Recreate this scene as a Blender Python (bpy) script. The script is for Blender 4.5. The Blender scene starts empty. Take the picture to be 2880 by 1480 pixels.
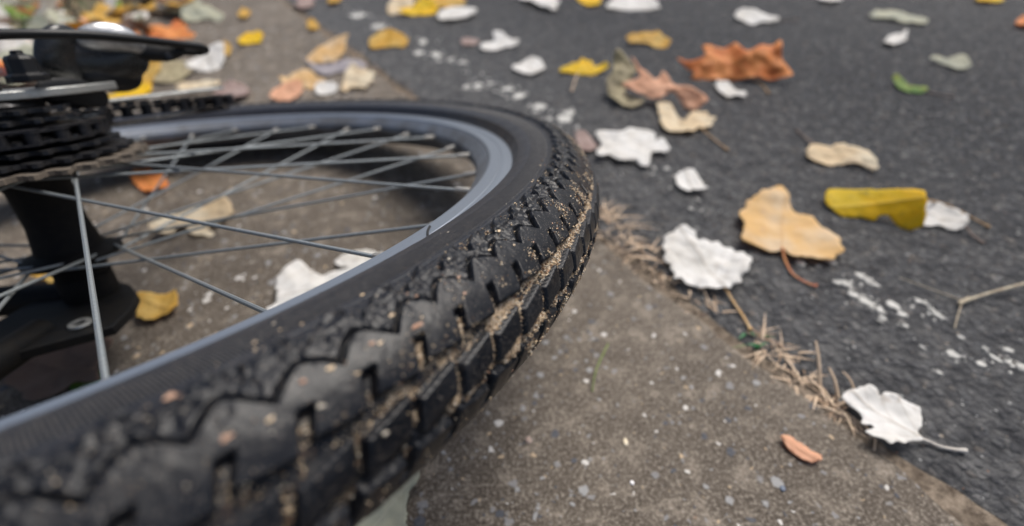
import bpy, math, random
import numpy as np
from mathutils import Vector, Matrix, noise as mnoise
from mathutils.geometry import delaunay_2d_cdt
random.seed(7); rng = np.random.default_rng(7)
R_ = math.radians
scene = bpy.context.scene
COL = scene.collection

# ---------------------------------------------------------------- frames of reference
# wheel frame: origin at the hub centre, z along the axle (drive side up), metres
CAM_W = np.array([0.0, -0.39724, 0.07481])
yaw, pitch, roll = 0.78897, 0.45302, -0.05784
F_PX, CYO = 1306.09, 11.77
fw = np.array([math.cos(pitch)*math.sin(yaw), math.cos(pitch)*math.cos(yaw), -math.sin(pitch)])
rt = np.array([math.cos(yaw), -math.sin(yaw), 0.0]); upv = np.cross(rt, fw)
rt, upv = math.cos(roll)*rt+math.sin(roll)*upv, -math.sin(roll)*rt+math.cos(roll)*upv
# the bicycle lies on its left side: the ground's normal seen from the wheel frame
AZ, TH = R_(45), R_(16)
Uw = -np.array([math.sin(AZ), math.cos(AZ), 0.0])
nrm = np.array([0, 0, math.cos(TH)]) + math.sin(TH)*Uw
GOFF = -(0.3055*math.sin(TH)+0.0255)
HCAM = float(nrm @ CAM_W - GOFF)
Xw = np.cross(fw, nrm); Xw /= np.linalg.norm(Xw); Yw = np.cross(nrm, Xw)
RW = np.stack([Xw, Yw, nrm])                       # wheel -> world rotation
def to_world(P): return RW @ (np.asarray(P, float)-CAM_W) + np.array([0, 0, HCAM])
CAMP = np.array([0, 0, HCAM]); RT, UP, FW = RW@rt, RW@upv, RW@fw
def ray(px, py, world=True):
    r, u, f = (RT, UP, FW) if world else (rt, upv, fw)
    d = (px-1440)*r-(py-740-CYO)*u+F_PX*f
    return d/np.linalg.norm(d)
def on_plane(px, py, P0, n):
    d = ray(px, py); t = ((P0-CAMP)@n)/(d@n); return CAMP+t*d
def G(px, py, z=0.0): return on_plane(px, py, np.array([0, 0, z]), np.array([0, 0, 1.0]))
def BW(px, py, dist): return CAM_W+dist*ray(px, py, False)

# ---------------------------------------------------------------- camera, sky, sun
cam_d = bpy.data.cameras.new('camera'); cam = bpy.data.objects.new('camera', cam_d); COL.objects.link(cam)
cam_d.sensor_width = 36; cam_d.lens = 36*F_PX/2880; cam_d.shift_y = CYO/2880
cam_d.clip_start = 0.01; cam_d.clip_end = 500
cam.matrix_world = Matrix([[RT[i], UP[i], -FW[i], CAMP[i]] for i in range(3)]+[[0, 0, 0, 1]])
cam_d.dof.use_dof = True; cam_d.dof.focus_distance = 0.165; cam_d.dof.aperture_fstop = 4.8
scene.camera = cam
w = bpy.data.worlds.new('World'); scene.world = w; w.use_nodes = True
SUN_EL, SUN_AZ = R_(58), R_(44)                   # azimuth from +Y towards +X
nt = w.node_tree; bg = nt.nodes['Background']
sky = nt.nodes.new('ShaderNodeTexSky'); sky.sky_type = 'NISHITA'; sky.sun_disc = False
sky.sun_elevation = SUN_EL; sky.sun_rotation = SUN_AZ
sky.air_density = 1.0; sky.dust_density = 4.0; sky.ozone_density = 1.0
nt.links.new(sky.outputs[0], bg.inputs[0]); bg.inputs[1].default_value = 0.09
sl = bpy.data.lights.new('sun', 'SUN'); sun = bpy.data.objects.new('sun', sl); COL.objects.link(sun)
sl.energy = 3.3; sl.angle = R_(36); sl.color = (1, 0.96, 0.9)
sd = Vector((math.sin(SUN_AZ)*math.cos(SUN_EL), math.cos(SUN_AZ)*math.cos(SUN_EL), math.sin(SUN_EL)))
sun.rotation_euler = sd.to_track_quat('Z', 'Y').to_euler()
scene.view_settings.view_transform = 'Standard'; scene.view_settings.look = 'None'
scene.view_settings.exposure = 0.33; scene.view_settings.gamma = 1
scene.cycles.use_denoising = True
scene.cycles.max_bounces = 6

# ---------------------------------------------------------------- helpers
def tag(o, label=None, cat=None, group=None, kind=None):
    if label: o['label'] = label
    if cat: o['category'] = cat
    if group: o['group'] = group
    if kind: o['kind'] = kind
    return o
def link(name, me, mat=None, parent=None):
    o = bpy.data.objects.new(name, me); COL.objects.link(o)
    if mat is not None:
        for m in (mat if isinstance(mat, (list, tuple)) else [mat]): me.materials.append(m)
    if parent is not None: o.parent = parent
    return o
def empty(name, parent=None, loc=(0, 0, 0)):
    o = bpy.data.objects.new(name, None); COL.objects.link(o); o.location = loc; o.empty_display_size = 0.05
    if parent is not None: o.parent = parent
    return o
def grid_mesh(name, V, nu, nv, close_u=False, close_v=False, smooth=True):
    """V: (nu*nv,3), index = i*nv + j"""
    iu = np.arange(nu if close_u else nu-1); jv = np.arange(nv if close_v else nv-1)
    I, J = np.meshgrid(iu, jv, indexing='ij'); I = I.ravel(); J = J.ravel()
    I2 = (I+1) % nu; J2 = (J+1) % nv
    q = np.stack([I*nv+J, I2*nv+J, I2*nv+J2, I*nv+J2], 1).astype(np.int32)
    me = bpy.data.meshes.new(name)
    me.vertices.add(len(V)); me.vertices.foreach_set('co', V.astype(np.float32).ravel())
    me.loops.add(len(q)*4); me.loops.foreach_set('vertex_index', q.ravel())
    me.polygons.add(len(q)); me.polygons.foreach_set('loop_start', np.arange(0, len(q)*4, 4, dtype=np.int32))
    me.polygons.foreach_set('loop_total', np.full(len(q), 4, np.int32))
    me.polygons.foreach_set('use_smooth', np.full(len(q), smooth))
    me.update(calc_edges=True); return me
class MB:
    def __init__(s): s.v = []; s.f = []; s.m = []
    def add(s, V, F, mi=0):
        b = len(s.v); s.v += [tuple(map(float, p)) for p in V]; s.f += [tuple(i+b for i in f) for f in F]; s.m += [mi]*len(F)
    def tube(s, pts, rad, n=8, caps=True, mi=0):
        pts = [Vector(p) for p in pts]; rads = rad if isinstance(rad, (list, tuple)) else [rad]*len(pts)
        V = []; F = []; prev = None
        for i, p in enumerate(pts):
            d = (pts[min(i+1, len(pts)-1)]-pts[max(i-1, 0)]).normalized()
            if prev is None: a = d.orthogonal().normalized()
            else: a = (prev-d*prev.dot(d)).normalized()
            prev = a; b = d.cross(a)
            for k in range(n):
                t = 2*math.pi*k/n; V.append(p+(a*math.cos(t)+b*math.sin(t))*rads[i])
        for i in range(len(pts)-1):
            for k in range(n): F.append((i*n+k, i*n+(k+1) % n, (i+1)*n+(k+1) % n, (i+1)*n+k))
        if caps: F.append(tuple(range(n-1, -1, -1))); F.append(tuple((len(pts)-1)*n+k for k in range(n)))
        s.add(V, F, mi); return s
    def lathe(s, prof, n=48, axis_o=(0, 0, 0), closed=False, M=None, mi=0):
        V = []; m = len(prof)
        for i in range(n):
            t = 2*math.pi*i/n
            for (r, z) in prof:
                p = Vector((r*math.cos(t), r*math.sin(t), z))
                if M is not None: p = M@p
                V.append(p+Vector(axis_o))
        F = []
        for i in range(n):
            for j in range(m if closed else m-1):
                F.append((i*m+j, ((i+1) % n)*m+j, ((i+1) % n)*m+(j+1) % m, i*m+(j+1) % m))
        s.add(V, F, mi); return s
    def prism(s, poly, z0, z1, M=None, mi=0):
        n = len(poly); V = [Vector((x, y, z0)) for x, y in poly]+[Vector((x, y, z1)) for x, y in poly]
        if M is not None: V = [M@v for v in V]
        F = [tuple(range(n-1, -1, -1)), tuple(range(n, 2*n))]+[(i, (i+1) % n, n+(i+1) % n, n+i) for i in range(n)]
        s.add(V, F, mi); return s
    def build(s, name, mat, parent=None, smooth=True, bevel=0):
        me = bpy.data.meshes.new(name); me.from_pydata(s.v, [], s.f); me.update()
        o = link(name, me, mat, parent)
        me.polygons.foreach_set('material_index', s.m)
        if smooth:
            me.polygons.foreach_set('use_smooth', [True]*len(me.polygons))
            me.set_sharp_from_angle(angle=R_(38))
        if bevel:
            b = o.modifiers.new('bevel', 'BEVEL'); b.width = bevel; b.segments = 2; b.limit_method = 'ANGLE'
        return o
def spline(pts, k=6, closed=False):
    P = [np.asarray(p, float) for p in pts]; n = len(P); out = []
    rngi = range(n) if closed else range(n-1)
    for i in rngi:
        p0 = P[(i-1) % n] if closed or i > 0 else P[0]; p1 = P[i]; p2 = P[(i+1) % n]
        p3 = P[(i+2) % n] if closed or i+2 < n else P[-1]
        for j in range(k):
            t = j/k; out.append(0.5*((2*p1)+(-p0+p2)*t+(2*p0-5*p1+4*p2-p3)*t*t+(-p0+3*p1-3*p2+p3)*t**3))
    if not closed: out.append(P[-1])
    return out
def vnoise(x, y, seed=0):
    """smooth value noise on arrays, about -1..1"""
    g = np.random.default_rng(seed).uniform(-1, 1, (256, 256))
    xi = np.floor(x).astype(int); yi = np.floor(y).astype(int); fx = x-xi; fy = y-yi
    fx = fx*fx*(3-2*fx); fy = fy*fy*(3-2*fy)
    a = g[xi % 256, yi % 256]; b = g[(xi+1) % 256, yi % 256]; c = g[xi % 256, (yi+1) % 256]; d = g[(xi+1) % 256, (yi+1) % 256]
    return (a*(1-fx)+b*fx)*(1-fy)+(c*(1-fx)+d*fx)*fy
def sst(a, b, x):
    t = np.clip((x-a)/(b-a), 0, 1); return t*t*(3-2*t)

# ---------------------------------------------------------------- material helpers
class NT:
    def __init__(s, name):
        s.m = bpy.data.materials.new(name); s.m.use_nodes = True; s.t = s.m.node_tree
        s.b = s.t.nodes['Principled BSDF']; s.n = s.t.nodes
    def new(s, typ, **kw):
        n = s.n.new(typ)
        for k, v in kw.items(): setattr(n, k, v)
        return n
    def put(s, sock, v):
        if v is None: return
        if isinstance(v, bpy.types.NodeSocket): s.t.links.new(v, sock)
        else: sock.default_value = v if not (isinstance(v, tuple) and len(v) == 3 and sock.type == 'RGBA') else (*v, 1)
    def math(s, op, a, b=None, c=None, clamp=False):
        n = s.new('ShaderNodeMath', operation=op, use_clamp=clamp); s.put(n.inputs[0], a); s.put(n.inputs[1], b)
        if c is not None: s.put(n.inputs[2], c)
        return n.outputs[0]
    def noise(s, vec, scale, detail=4, rough=0.55, dist=0.0, out=0):
        n = s.new('ShaderNodeTexNoise'); s.put(n.inputs['Vector'], vec); n.inputs['Scale'].default_value = scale
        n.inputs['Detail'].default_value = detail; n.inputs['Roughness'].default_value = rough; n.inputs['Distortion'].default_value = dist
        return n.outputs[out]
    def voro(s, vec, scale, feature='F1', rand=1.0):
        n = s.new('ShaderNodeTexVoronoi', feature=feature); s.put(n.inputs['Vector'], vec); n.inputs['Scale'].default_value = scale
        n.inputs['Randomness'].default_value = rand; return n
    def ramp(s, fac, stops, interp='LINEAR'):
        n = s.new('ShaderNodeValToRGB'); n.color_ramp.interpolation = interp; e = n.color_ramp.elements
        while len(e) < len(stops): e.new(0.5)
        for el, (p, c) in zip(e, stops):
            el.position = p; el.color = (*c, 1) if isinstance(c, tuple) else (c, c, c, 1)
        s.put(n.inputs[0], fac); return n.outputs[0]
    def mix(s, fac, a, b, mode='MIX'):
        n = s.new('ShaderNodeMix', data_type='RGBA', blend_type=mode)
        s.put(n.inputs[0], fac); s.put(n.inputs[6], a); s.put(n.inputs[7], b); return n.outputs[2]
    def coord(s, which='Object'): return s.new('ShaderNodeTexCoord').outputs[which]
    def attr(s, name): return s.new('ShaderNodeAttribute', attribute_name=name)
    def sep(s, v):
        n = s.new('ShaderNodeSeparateXYZ'); s.put(n.inputs[0], v); return n.outputs
    def bump(s, h, strength=1.0, dist=0.001, normal=None):
        n = s.new('ShaderNodeBump'); s.put(n.inputs['Height'], h); n.inputs['Strength'].default_value = strength
        n.inputs['Distance'].default_value = dist
        if normal is not None: s.put(n.inputs['Normal'], normal)
        s.t.links.new(n.outputs[0], s.b.inputs['Normal']); return n.outputs[0]
    def fin(s, col=None, rough=None, metal=None, spec=None):
        s.put(s.b.inputs['Base Color'], col); s.put(s.b.inputs['Roughness'], rough); s.put(s.b.inputs['Metallic'], metal)
        s.put(s.b.inputs['Specular IOR Level'], spec); return s.m

def stones(m, vec, scale, keep, rmin, rmax, dist_scale=1.0):
    """sparse rounded stones: returns (mask, cell colour, dome height)"""
    v = m.voro(vec, scale); d = v.outputs['Distance']; c = m.new('ShaderNodeSeparateColor'); m.put(c.inputs[0], v.outputs['Color'])
    rad = m.math('MULTIPLY_ADD', c.outputs[0], rmax-rmin, rmin)
    on = m.math('LESS_THAN', c.outputs[1], keep)
    k = m.math('SUBTRACT', rad, d); mk = m.math('MULTIPLY', m.math('MULTIPLY', k, 14.0, clamp=True), on)
    return mk, c, d

def mat_concrete():
    m = NT('concrete_path'); v = m.coord()
    warp = m.new('ShaderNodeVectorMath', operation='MULTIPLY_ADD')
    m.put(warp.inputs[0], m.noise(v, 260, 3, out=1)); warp.inputs[1].default_value = (.0055, .0055, .0); m.put(warp.inputs[2], v)
    vv = warp.outputs[0]
    big = m.noise(v, 5, 5, .6); mid = m.noise(v, 60, 6, .7); fine = m.noise(v, 520, 4, .75)
    col = m.ramp(big, [(.3, (.054, .044, .035)), (.5, (.098, .082, .066)), (.72, (.185, .158, .130))])
    col = m.mix(m.ramp(mid, [(.38, .75), (.56, 0.0)]), col, (.055, .042, .032))
    col = m.mix(m.ramp(mid, [(.52, 0.0), (.7, .6)]), col, (.30, .255, .21))
    col = m.mix(m.ramp(fine, [(.5, 0.0), (.66, .6)]), col, (.36, .32, .27))
    col = m.mix(m.ramp(fine, [(.32, .8), (.46, 0.0)]), col, (.035, .027, .02))
    h = m.math('MULTIPLY_ADD', fine, .5, m.math('MULTIPLY', mid, 1.0))
    for sc, keep, a, b in ((420, .14, .12, .40), (210, .24, .14, .42), (115, .30, .12, .40), (66, .20, .12, .27)):
        mk, c, d = stones(m, vv, sc, keep, a, b)
        pc = m.ramp(c.outputs[2], [(0, (.06, .07, .09)), (.10, (.30, .305, .31)), (.34, (.50, .475, .44)), (.58, (.30, .19, .13)), (.66, (.50, .38, .25)), (.80, (.22, .22, .225)), (.95, (.64, .62, .59))], 'CONSTANT')
        col = m.mix(m.math('MULTIPLY', mk, .74), col, pc); h = m.math('MULTIPLY_ADD', mk, .3, h)
    m.bump(h, .75, .0014)
    return m.fin(col, m.ramp(mid, [(.35, .65), (.6, .85)]), 0.0, .2)
def mat_asphalt():
    m = NT('asphalt_road'); v = m.coord()
    warp = m.new('ShaderNodeVectorMath', operation='MULTIPLY_ADD')
    m.put(warp.inputs[0], m.noise(v, 180, 4, .7, out=1)); warp.inputs[1].default_value = (.007, .007, .0); m.put(warp.inputs[2], v)
    vv = warp.outputs[0]
    big = m.noise(v, 3.5, 5, .6); mid = m.noise(v, 55, 6, .7); fine = m.noise(v, 430, 5, .75)
    a = m.voro(vv, 210); b = m.voro(vv, 110)
    sa = m.new('ShaderNodeSeparateColor'); m.put(sa.inputs[0], a.outputs['Color'])
    sb = m.new('ShaderNodeSeparateColor'); m.put(sb.inputs[0], b.outputs['Color'])
    col = m.ramp(big, [(.3, (.026, .031, .041)), (.7, (.050, .057, .070))])
    tone = m.ramp(sa.outputs[0], [(0, (.016, .019, .027)), (.3, (.045, .050, .063)), (.6, (.11, .113, .12)), (.8, (.22, .22, .22)), (.9, (.34, .33, .31)), (1, (.22, .16, .11))])
    col = m.mix(.68, col, tone)
    col = m.mix(m.ramp(sb.outputs[1], [(.5, 0.0), (1, .5)]), col, (.045, .050, .062))
    col = m.mix(m.ramp(mid, [(.36, .75), (.52, 0.0)]), col, (.028, .029, .034))
    col = m.mix(m.ramp(mid, [(.54, 0.0), (.72, .6)]), col, (.19, .175, .155))
    col = m.mix(m.ramp(fine, [(.52, 0.0), (.68, .5)]), col, (.20, .19, .18))
    gap = m.ramp(a.outputs['Distance'], [(.34, 0.0), (.62, .85)]); col = m.mix(gap, col, (.014, .015, .019))
    gap2 = m.ramp(b.outputs['Distance'], [(.42, 0.0), (.68, .6)]); col = m.mix(gap2, col, (.018, .019, .024))
    # pale dust beside the joint, faded over the road to paint in lens vignetting
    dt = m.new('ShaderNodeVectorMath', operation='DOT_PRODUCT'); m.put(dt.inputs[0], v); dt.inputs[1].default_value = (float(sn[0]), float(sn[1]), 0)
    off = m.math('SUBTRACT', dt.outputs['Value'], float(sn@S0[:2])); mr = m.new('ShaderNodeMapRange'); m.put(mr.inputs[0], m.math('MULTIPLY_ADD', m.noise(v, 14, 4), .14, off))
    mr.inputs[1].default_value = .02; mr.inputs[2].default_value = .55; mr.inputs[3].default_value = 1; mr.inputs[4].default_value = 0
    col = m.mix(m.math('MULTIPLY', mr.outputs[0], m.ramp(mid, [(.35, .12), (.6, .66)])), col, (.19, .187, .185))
    for sc, keep, x, y in ((380, .10, .10, .34), (170, .035, .10, .26)):
        mk, c, d = stones(m, v, sc, keep, x, y)
        pc = m.ramp(c.outputs[2], [(0, (.55, .55, .53)), (.4, (.26, .27, .29)), (.7, (.36, .19, .11)), (.85, (.45, .38, .3))], 'CONSTANT')
        col = m.mix(m.math('MULTIPLY', mk, .8), col, pc)
    h = m.math('SUBTRACT', m.math('MULTIPLY', fine, .45), m.math('MULTIPLY', a.outputs['Distance'], 1.0))
    h = m.math('SUBTRACT', h, m.math('MULTIPLY', b.outputs['Distance'], .6)); h = m.math('MULTIPLY_ADD', mid, 1.2, h)
    m.bump(h, 1.0, .0045)
    return m.fin(col, m.ramp(mid, [(.3, .6), (.7, .8)]), 0.0, .22)
def mat_soil():
    m = NT('soil'); v = m.coord()
    n = m.noise(v, 130, 6, .7); m.bump(n, 1, .003)
    return m.fin(m.ramp(n, [(.35, (.06, .045, .034)), (.5, (.15, .12, .092)), (.7, (.32, .26, .20))]), .95, 0, .1)
def mat_rubber():
    m = NT('dusty_black_rubber'); st = m.attr('st').outputs['Vector']; x, y, z = m.sep(st)
    o = m.coord(); n1 = m.noise(o, 60, 5, .65); n2 = m.noise(o, 900, 4, .75); n3 = m.noise(o, 2600, 2, .6)
    base = m.mix(m.ramp(n1, [(.3, 0.0), (.7, 1.0)]), (.0025, .0033, .0055), (.006, .0075, .0115))
    side = m.ramp(m.math('ABSOLUTE', y), [(.0, 0.0), (1.0, 1.0)])
    dust = m.math('MULTIPLY', m.ramp(n2, [(.47, 0.0), (.72, 1.0)]), m.ramp(n1, [(.42, .02), (.70, .26)]))
    wall = m.new('ShaderNodeMapRange'); m.put(wall.inputs[0], m.math('ABSOLUTE', y)); wall.inputs[1].default_value = 30; wall.inputs[2].default_value = 40
    col = m.mix(m.math('MULTIPLY', wall.outputs[0], .7), base, (.032, .034, .043))
    col = m.mix(dust, col, (.15, .147, .145))
    spk = m.math('GREATER_THAN', n3, .675)
    col = m.mix(m.math('MULTIPLY', spk, .7), col, (.42, .36, .30))
    # sand caught in the grooves (mask z)
    sv = m.voro(o, 2400); sc = m.new('ShaderNodeSeparateColor'); m.put(sc.inputs[0], sv.outputs['Color'])
    sand = m.ramp(sc.outputs[0], [(0, (.02, .014, .01)), (.3, (.14, .09, .055)), (.55, (.40, .29, .18)), (.8, (.60, .48, .34)), (1, (.76, .67, .55))])
    sm = m.math('GREATER_THAN', m.math('ADD', z, m.math('MULTIPLY_ADD', n2, 1.1, -.55)), .5)
    col = m.mix(sm, col, sand)
    # moulded radial ribs next to the bead
    rib = m.math('SINE', m.math('MULTIPLY_ADD', x, 2*math.pi/.9, m.math('MULTIPLY', y, 1.1)))
    zone = m.new('ShaderNodeMapRange'); m.put(zone.inputs[0], m.math('ABSOLUTE', m.math('SUBTRACT', m.math('ABSOLUTE', y), 40.5)))
    zone.inputs[1].default_value = 5.0; zone.inputs[2].default_value = 3.8
    rz = m.math('MULTIPLY', m.ramp(rib, [(.0, 1.0), (.55, 0.0)]), zone.outputs[0])
    col = m.mix(m.math('MULTIPLY', rz, m.ramp(n2, [(.4, .05), (.65, .55)])), col, (.13, .122, .11))
    ribz = m.math('MULTIPLY', m.math('MULTIPLY', rib, zone.outputs[0]), .55)
    h = m.math('ADD', m.math('MULTIPLY', n2, .22), m.math('MULTIPLY', ribz, 1.4))
    h = m.math('MULTIPLY_ADD', sm, m.math('MULTIPLY', sv.outputs['Distance'], -1.2), h)
    h = m.math('MULTIPLY_ADD', n1, .6, h)
    m.bump(h, .9, .00035)
    ro = m.math('ADD', m.math('MULTIPLY', dust, .3), m.ramp(n1, [(.3, .30), (.7, .46)]))
    return m.fin(col, m.math('ADD', ro, m.math('MULTIPLY', sm, .4), clamp=True), 0.0, .26)
def mat_rim():
    m = NT('dusty_brushed_aluminium'); o = m.coord(); x, y, z = m.sep(o)
    r = m.math('SQRT', m.math('ADD', m.math('MULTIPLY', x, x), m.math('MULTIPLY', y, y)))
    cv = m.new('ShaderNodeCombineXYZ'); m.put(cv.inputs[0], r); m.put(cv.inputs[1], z)
    ln = m.noise(cv.outputs[0], 2600, 3, .6); n1 = m.noise(o, 35, 5, .65); n2 = m.noise(o, 500, 4, .7)
    col = m.mix(ln, (.21, .24, .285), (.36, .395, .45))
    inner = m.new('ShaderNodeMapRange'); m.put(inner.inputs[0], r); inner.inputs[1].default_value = .2722; inner.inputs[2].default_value = .2700
    dirt = m.math('MULTIPLY', inner.outputs[0], m.ramp(n1, [(.35, .35), (.65, .85)]))
    col = m.mix(dirt, col, (.10, .098, .098)); col = m.mix(m.ramp(n2, [(.58, 0.0), (.75, .55)]), col, (.20, .18, .16))
    h = m.math('MULTIPLY_ADD', ln, .6, m.math('MULTIPLY', n2, .3)); m.bump(h, .35, .0002)
    return m.fin(col, m.math('MULTIPLY_ADD', dirt, .3, .38), .75, .5)
def mat_metal(name, c, rough, metal=1.0, dirt=(.08, .07, .06), amt=.5, scale=220, bump=.0002):
    m = NT(name); o = m.coord(); n = m.noise(o, scale, 5, .7); n2 = m.noise(o, scale*4, 3, .7)
    k = m.ramp(n, [(.5-.2*amt, 0.0), (.72, amt)])
    m.bump(m.math('ADD', n, n2), .5, bump)
    return m.fin(m.mix(k, c, dirt), m.math('MULTIPLY_ADD', k, .45, rough), m.math('MULTIPLY_ADD', k, -.7*metal, metal), .5)
def mat_plain(name, a, b, rough=.8, scale=200, bump=.0006, spec=.4):
    m = NT(name); o = m.coord(); n = m.noise(o, scale, 5, .65); m.bump(n, .7, bump)
    return m.fin(m.mix(m.ramp(n, [(.35, 0.0), (.65, 1.0)]), a, b), rough, 0, spec)
def mat_leaf(name, c1, c2, c3, spot=.3, rough=.6, transl=.42, veinc=None, vein=.35):
    """c1 main, c2 patches, c3 spots"""
    m = NT(name); ab = m.attr('ab').outputs['Vector']; a, b, _ = m.sep(ab)
    oi = m.new('ShaderNodeObjectInfo').outputs['Random']
    sh = m.new('ShaderNodeVectorMath', operation='ADD'); m.put(sh.inputs[0], ab)
    cx = m.new('ShaderNodeCombineXYZ'); m.put(cx.inputs[0], m.math('MULTIPLY', oi, 37.0)); m.put(cx.inputs[2], m.math('MULTIPLY', oi, 11.0)); m.put(sh.inputs[1], cx.outputs[0])
    v = sh.outputs[0]
    n1 = m.noise(v, 32, 4, .55); n2 = m.noise(v, 260, 4, .7); n3 = m.noise(v, 110, 4, .6)
    col = m.mix(m.ramp(n1, [(.42, 0.0), (.64, 1.0)]), c1, c2)
    col = m.mix(m.math('MULTIPLY', m.ramp(n3, [(.58, 0.0), (.70, 1.0)]), spot), col, c3)
    absb = m.math('ABSOLUTE', b)
    mid = m.ramp(m.math('MULTIPLY', absb, 900.0), [(.35, 1.0), (.9, 0.0)])
    ph = m.math('FRACT', m.math('MULTIPLY', m.math('SUBTRACT', a, m.math('MULTIPLY', absb, 1.05)), 82.0))
    sd_ = m.ramp(m.math('ABSOLUTE', m.math('SUBTRACT', ph, .5)), [(.0, 1.0), (.06, 0.0)])
    ve = m.math('MAXIMUM', mid, m.math('MULTIPLY', sd_, .6))
    col = m.mix(m.math('MULTIPLY', ve, vein), col, veinc or c3)
    m.bump(m.math('ADD', m.math('MULTIPLY', ve, .6), m.math('MULTIPLY_ADD', n2, .4, n3)), .8, .0006)
    m.fin(col, rough, 0, .3)
    tr = m.new('ShaderNodeBsdfTranslucent'); m.put(tr.inputs[0], col); mx = m.new('ShaderNodeMixShader'); mx.inputs[0].default_value = transl
    out = m.n['Material Output']; m.t.links.new(m.b.outputs[0], mx.inputs[1]); m.t.links.new(tr.outputs[0], mx.inputs[2]); m.t.links.new(mx.outputs[0], out.inputs[0])
    return m.m
LM = {
 'white': mat_leaf('white_leaf', (.84, .83, .81), (.74, .72, .68), (.50, .40, .29), .35, veinc=(.48, .42, .34), vein=.5),
 'cream': mat_leaf('cream_leaf', (.74, .60, .40), (.80, .72, .56), (.50, .33, .20), .35, veinc=(.60, .42, .24)),
 'pale': mat_leaf('pale_green_leaf', (.42, .44, .36), (.56, .55, .42), (.30, .27, .16), .4, veinc=(.62, .60, .5)),
 'yellow': mat_leaf('yellow_leaf', (.86, .57, .015), (.74, .54, .02), (.25, .21, .05), .6, veinc=(.66, .55, .2)),
 'gold': mat_leaf('golden_leaf', (.64, .38, .06), (.70, .50, .16), (.34, .17, .05), .5, veinc=(.45, .25, .08)),
 'apricot': mat_leaf('apricot_leaf', (.74, .50, .22), (.76, .60, .40), (.60, .40, .28), .4, veinc=(.70, .40, .14)),
 'peach': mat_leaf('peach_leaf', (.82, .50, .33), (.72, .40, .25), (.48, .24, .14), .4, veinc=(.5, .26, .15)),
 'rust': mat_leaf('rust_orange_leaf', (.80, .34, .11), (.66, .20, .06), (.32, .09, .04), .5, veinc=(.68, .36, .08), vein=.6),
 'mottled': mat_leaf('mottled_tan_leaf', (.50, .44, .28), (.42, .36, .24), (.24, .18, .12), .7, veinc=(.6, .5, .3)),
 'brown': mat_leaf('brown_leaf', (.34, .235, .18), (.24, .16, .12), (.12, .08, .055), .5, veinc=(.3, .2, .14)),
 'pink': mat_leaf('pinkish_brown_leaf', (.40, .29, .26), (.46, .36, .33), (.25, .15, .12), .5),
 'lilac': mat_leaf('lilac_grey_leaf', (.46, .43, .45), (.38, .35, .38), (.24, .2, .2), .5),
 'green': mat_leaf('green_leaf', (.12, .26, .05), (.30, .36, .06), (.5, .36, .06), .5),
}
M_stem = {'tan': mat_plain('tan_stem', (.42, .28, .14), (.30, .18, .09)), 'red': mat_plain('red_stem', (.50, .16, .09), (.56, .28, .10)),
          'orange': mat_plain('orange_stem', (.62, .34, .10), (.55, .42, .26)), 'white': mat_plain('whitish_stem', (.60, .58, .54), (.45, .40, .35)),
          'grey': mat_plain('grey_brown_stem', (.16, .12, .10), (.24, .18, .15)), 'straw': mat_plain('straw', (.66, .52, .38), (.50, .37, .26)),
          'twig': mat_plain('twig_bark', (.52, .46, .34), (.34, .27, .19))}

# ---------------------------------------------------------------- ground: path, road, joint
S0, S1 = G(843, 36), G(2700, 1421)                 # the joint between path and road
sdir = (S1-S0)[:2]; sdir /= np.linalg.norm(sdir); sn = np.array([-sdir[1], sdir[0]])
if sn@(G(2500, 500)[:2]-S0[:2]) < 0: sn = -sn      # sn points to the road
def side_poly(o0, o1, e=40):
    P = [S0[:2]+sn*o0-sdir*e, S0[:2]+sn*o0+sdir*e, S0[:2]+sn*o1+sdir*e, S0[:2]+sn*o1-sdir*e]; return P
def edge_off(x, seed): return float(vnoise(np.array([x*22.0]), np.array([seed*3.3]), seed)[0]*.005+vnoise(np.array([x*90.0]), np.array([1.5]), seed+1)[0]*.0015)
def ground_strip(name, side, mat):
    xs = np.concatenate([[-40, -10, -4], np.arange(-1.2, 3.0, .006), [5, 12, 40]])
    V = []
    for x in xs:
        o = .004+edge_off(x, 3 if side > 0 else 8) if side > 0 else -.004+edge_off(x, 8)
        for k, (off, z) in enumerate(((o, -.0035), (o+side*.002, -.0008), (o+side*.006, 0), (side*1.2, 0), (side*40, 0))):
            p = S0[:2]+sdir*x+sn*off; V.append((p[0], p[1], z))
    me = grid_mesh(name, np.array(V), len(xs), 5, smooth=True)
    o = link(name, me, mat); tag(o, kind='structure')
    if me.polygons[5].normal.z < 0: me.flip_normals()
    return o
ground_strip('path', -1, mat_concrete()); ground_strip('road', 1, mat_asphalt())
V = [(p[0], p[1], -.0012) for p in side_poly(-.03, .03)]
me = bpy.data.meshes.new('soil'); me.from_pydata(V, [], [(0, 1, 2, 3)]); tag(link('soil', me, mat_soil()), kind='structure')
V = [(x, y, -.03) for x, y in ((-60, -60), (60, -60), (60, 60), (-60, 60))]
me = bpy.data.meshes.new('ground'); me.from_pydata(V, [], [(0, 1, 2, 3)]); tag(link('ground', me, mat_soil()), kind='structure')
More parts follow.
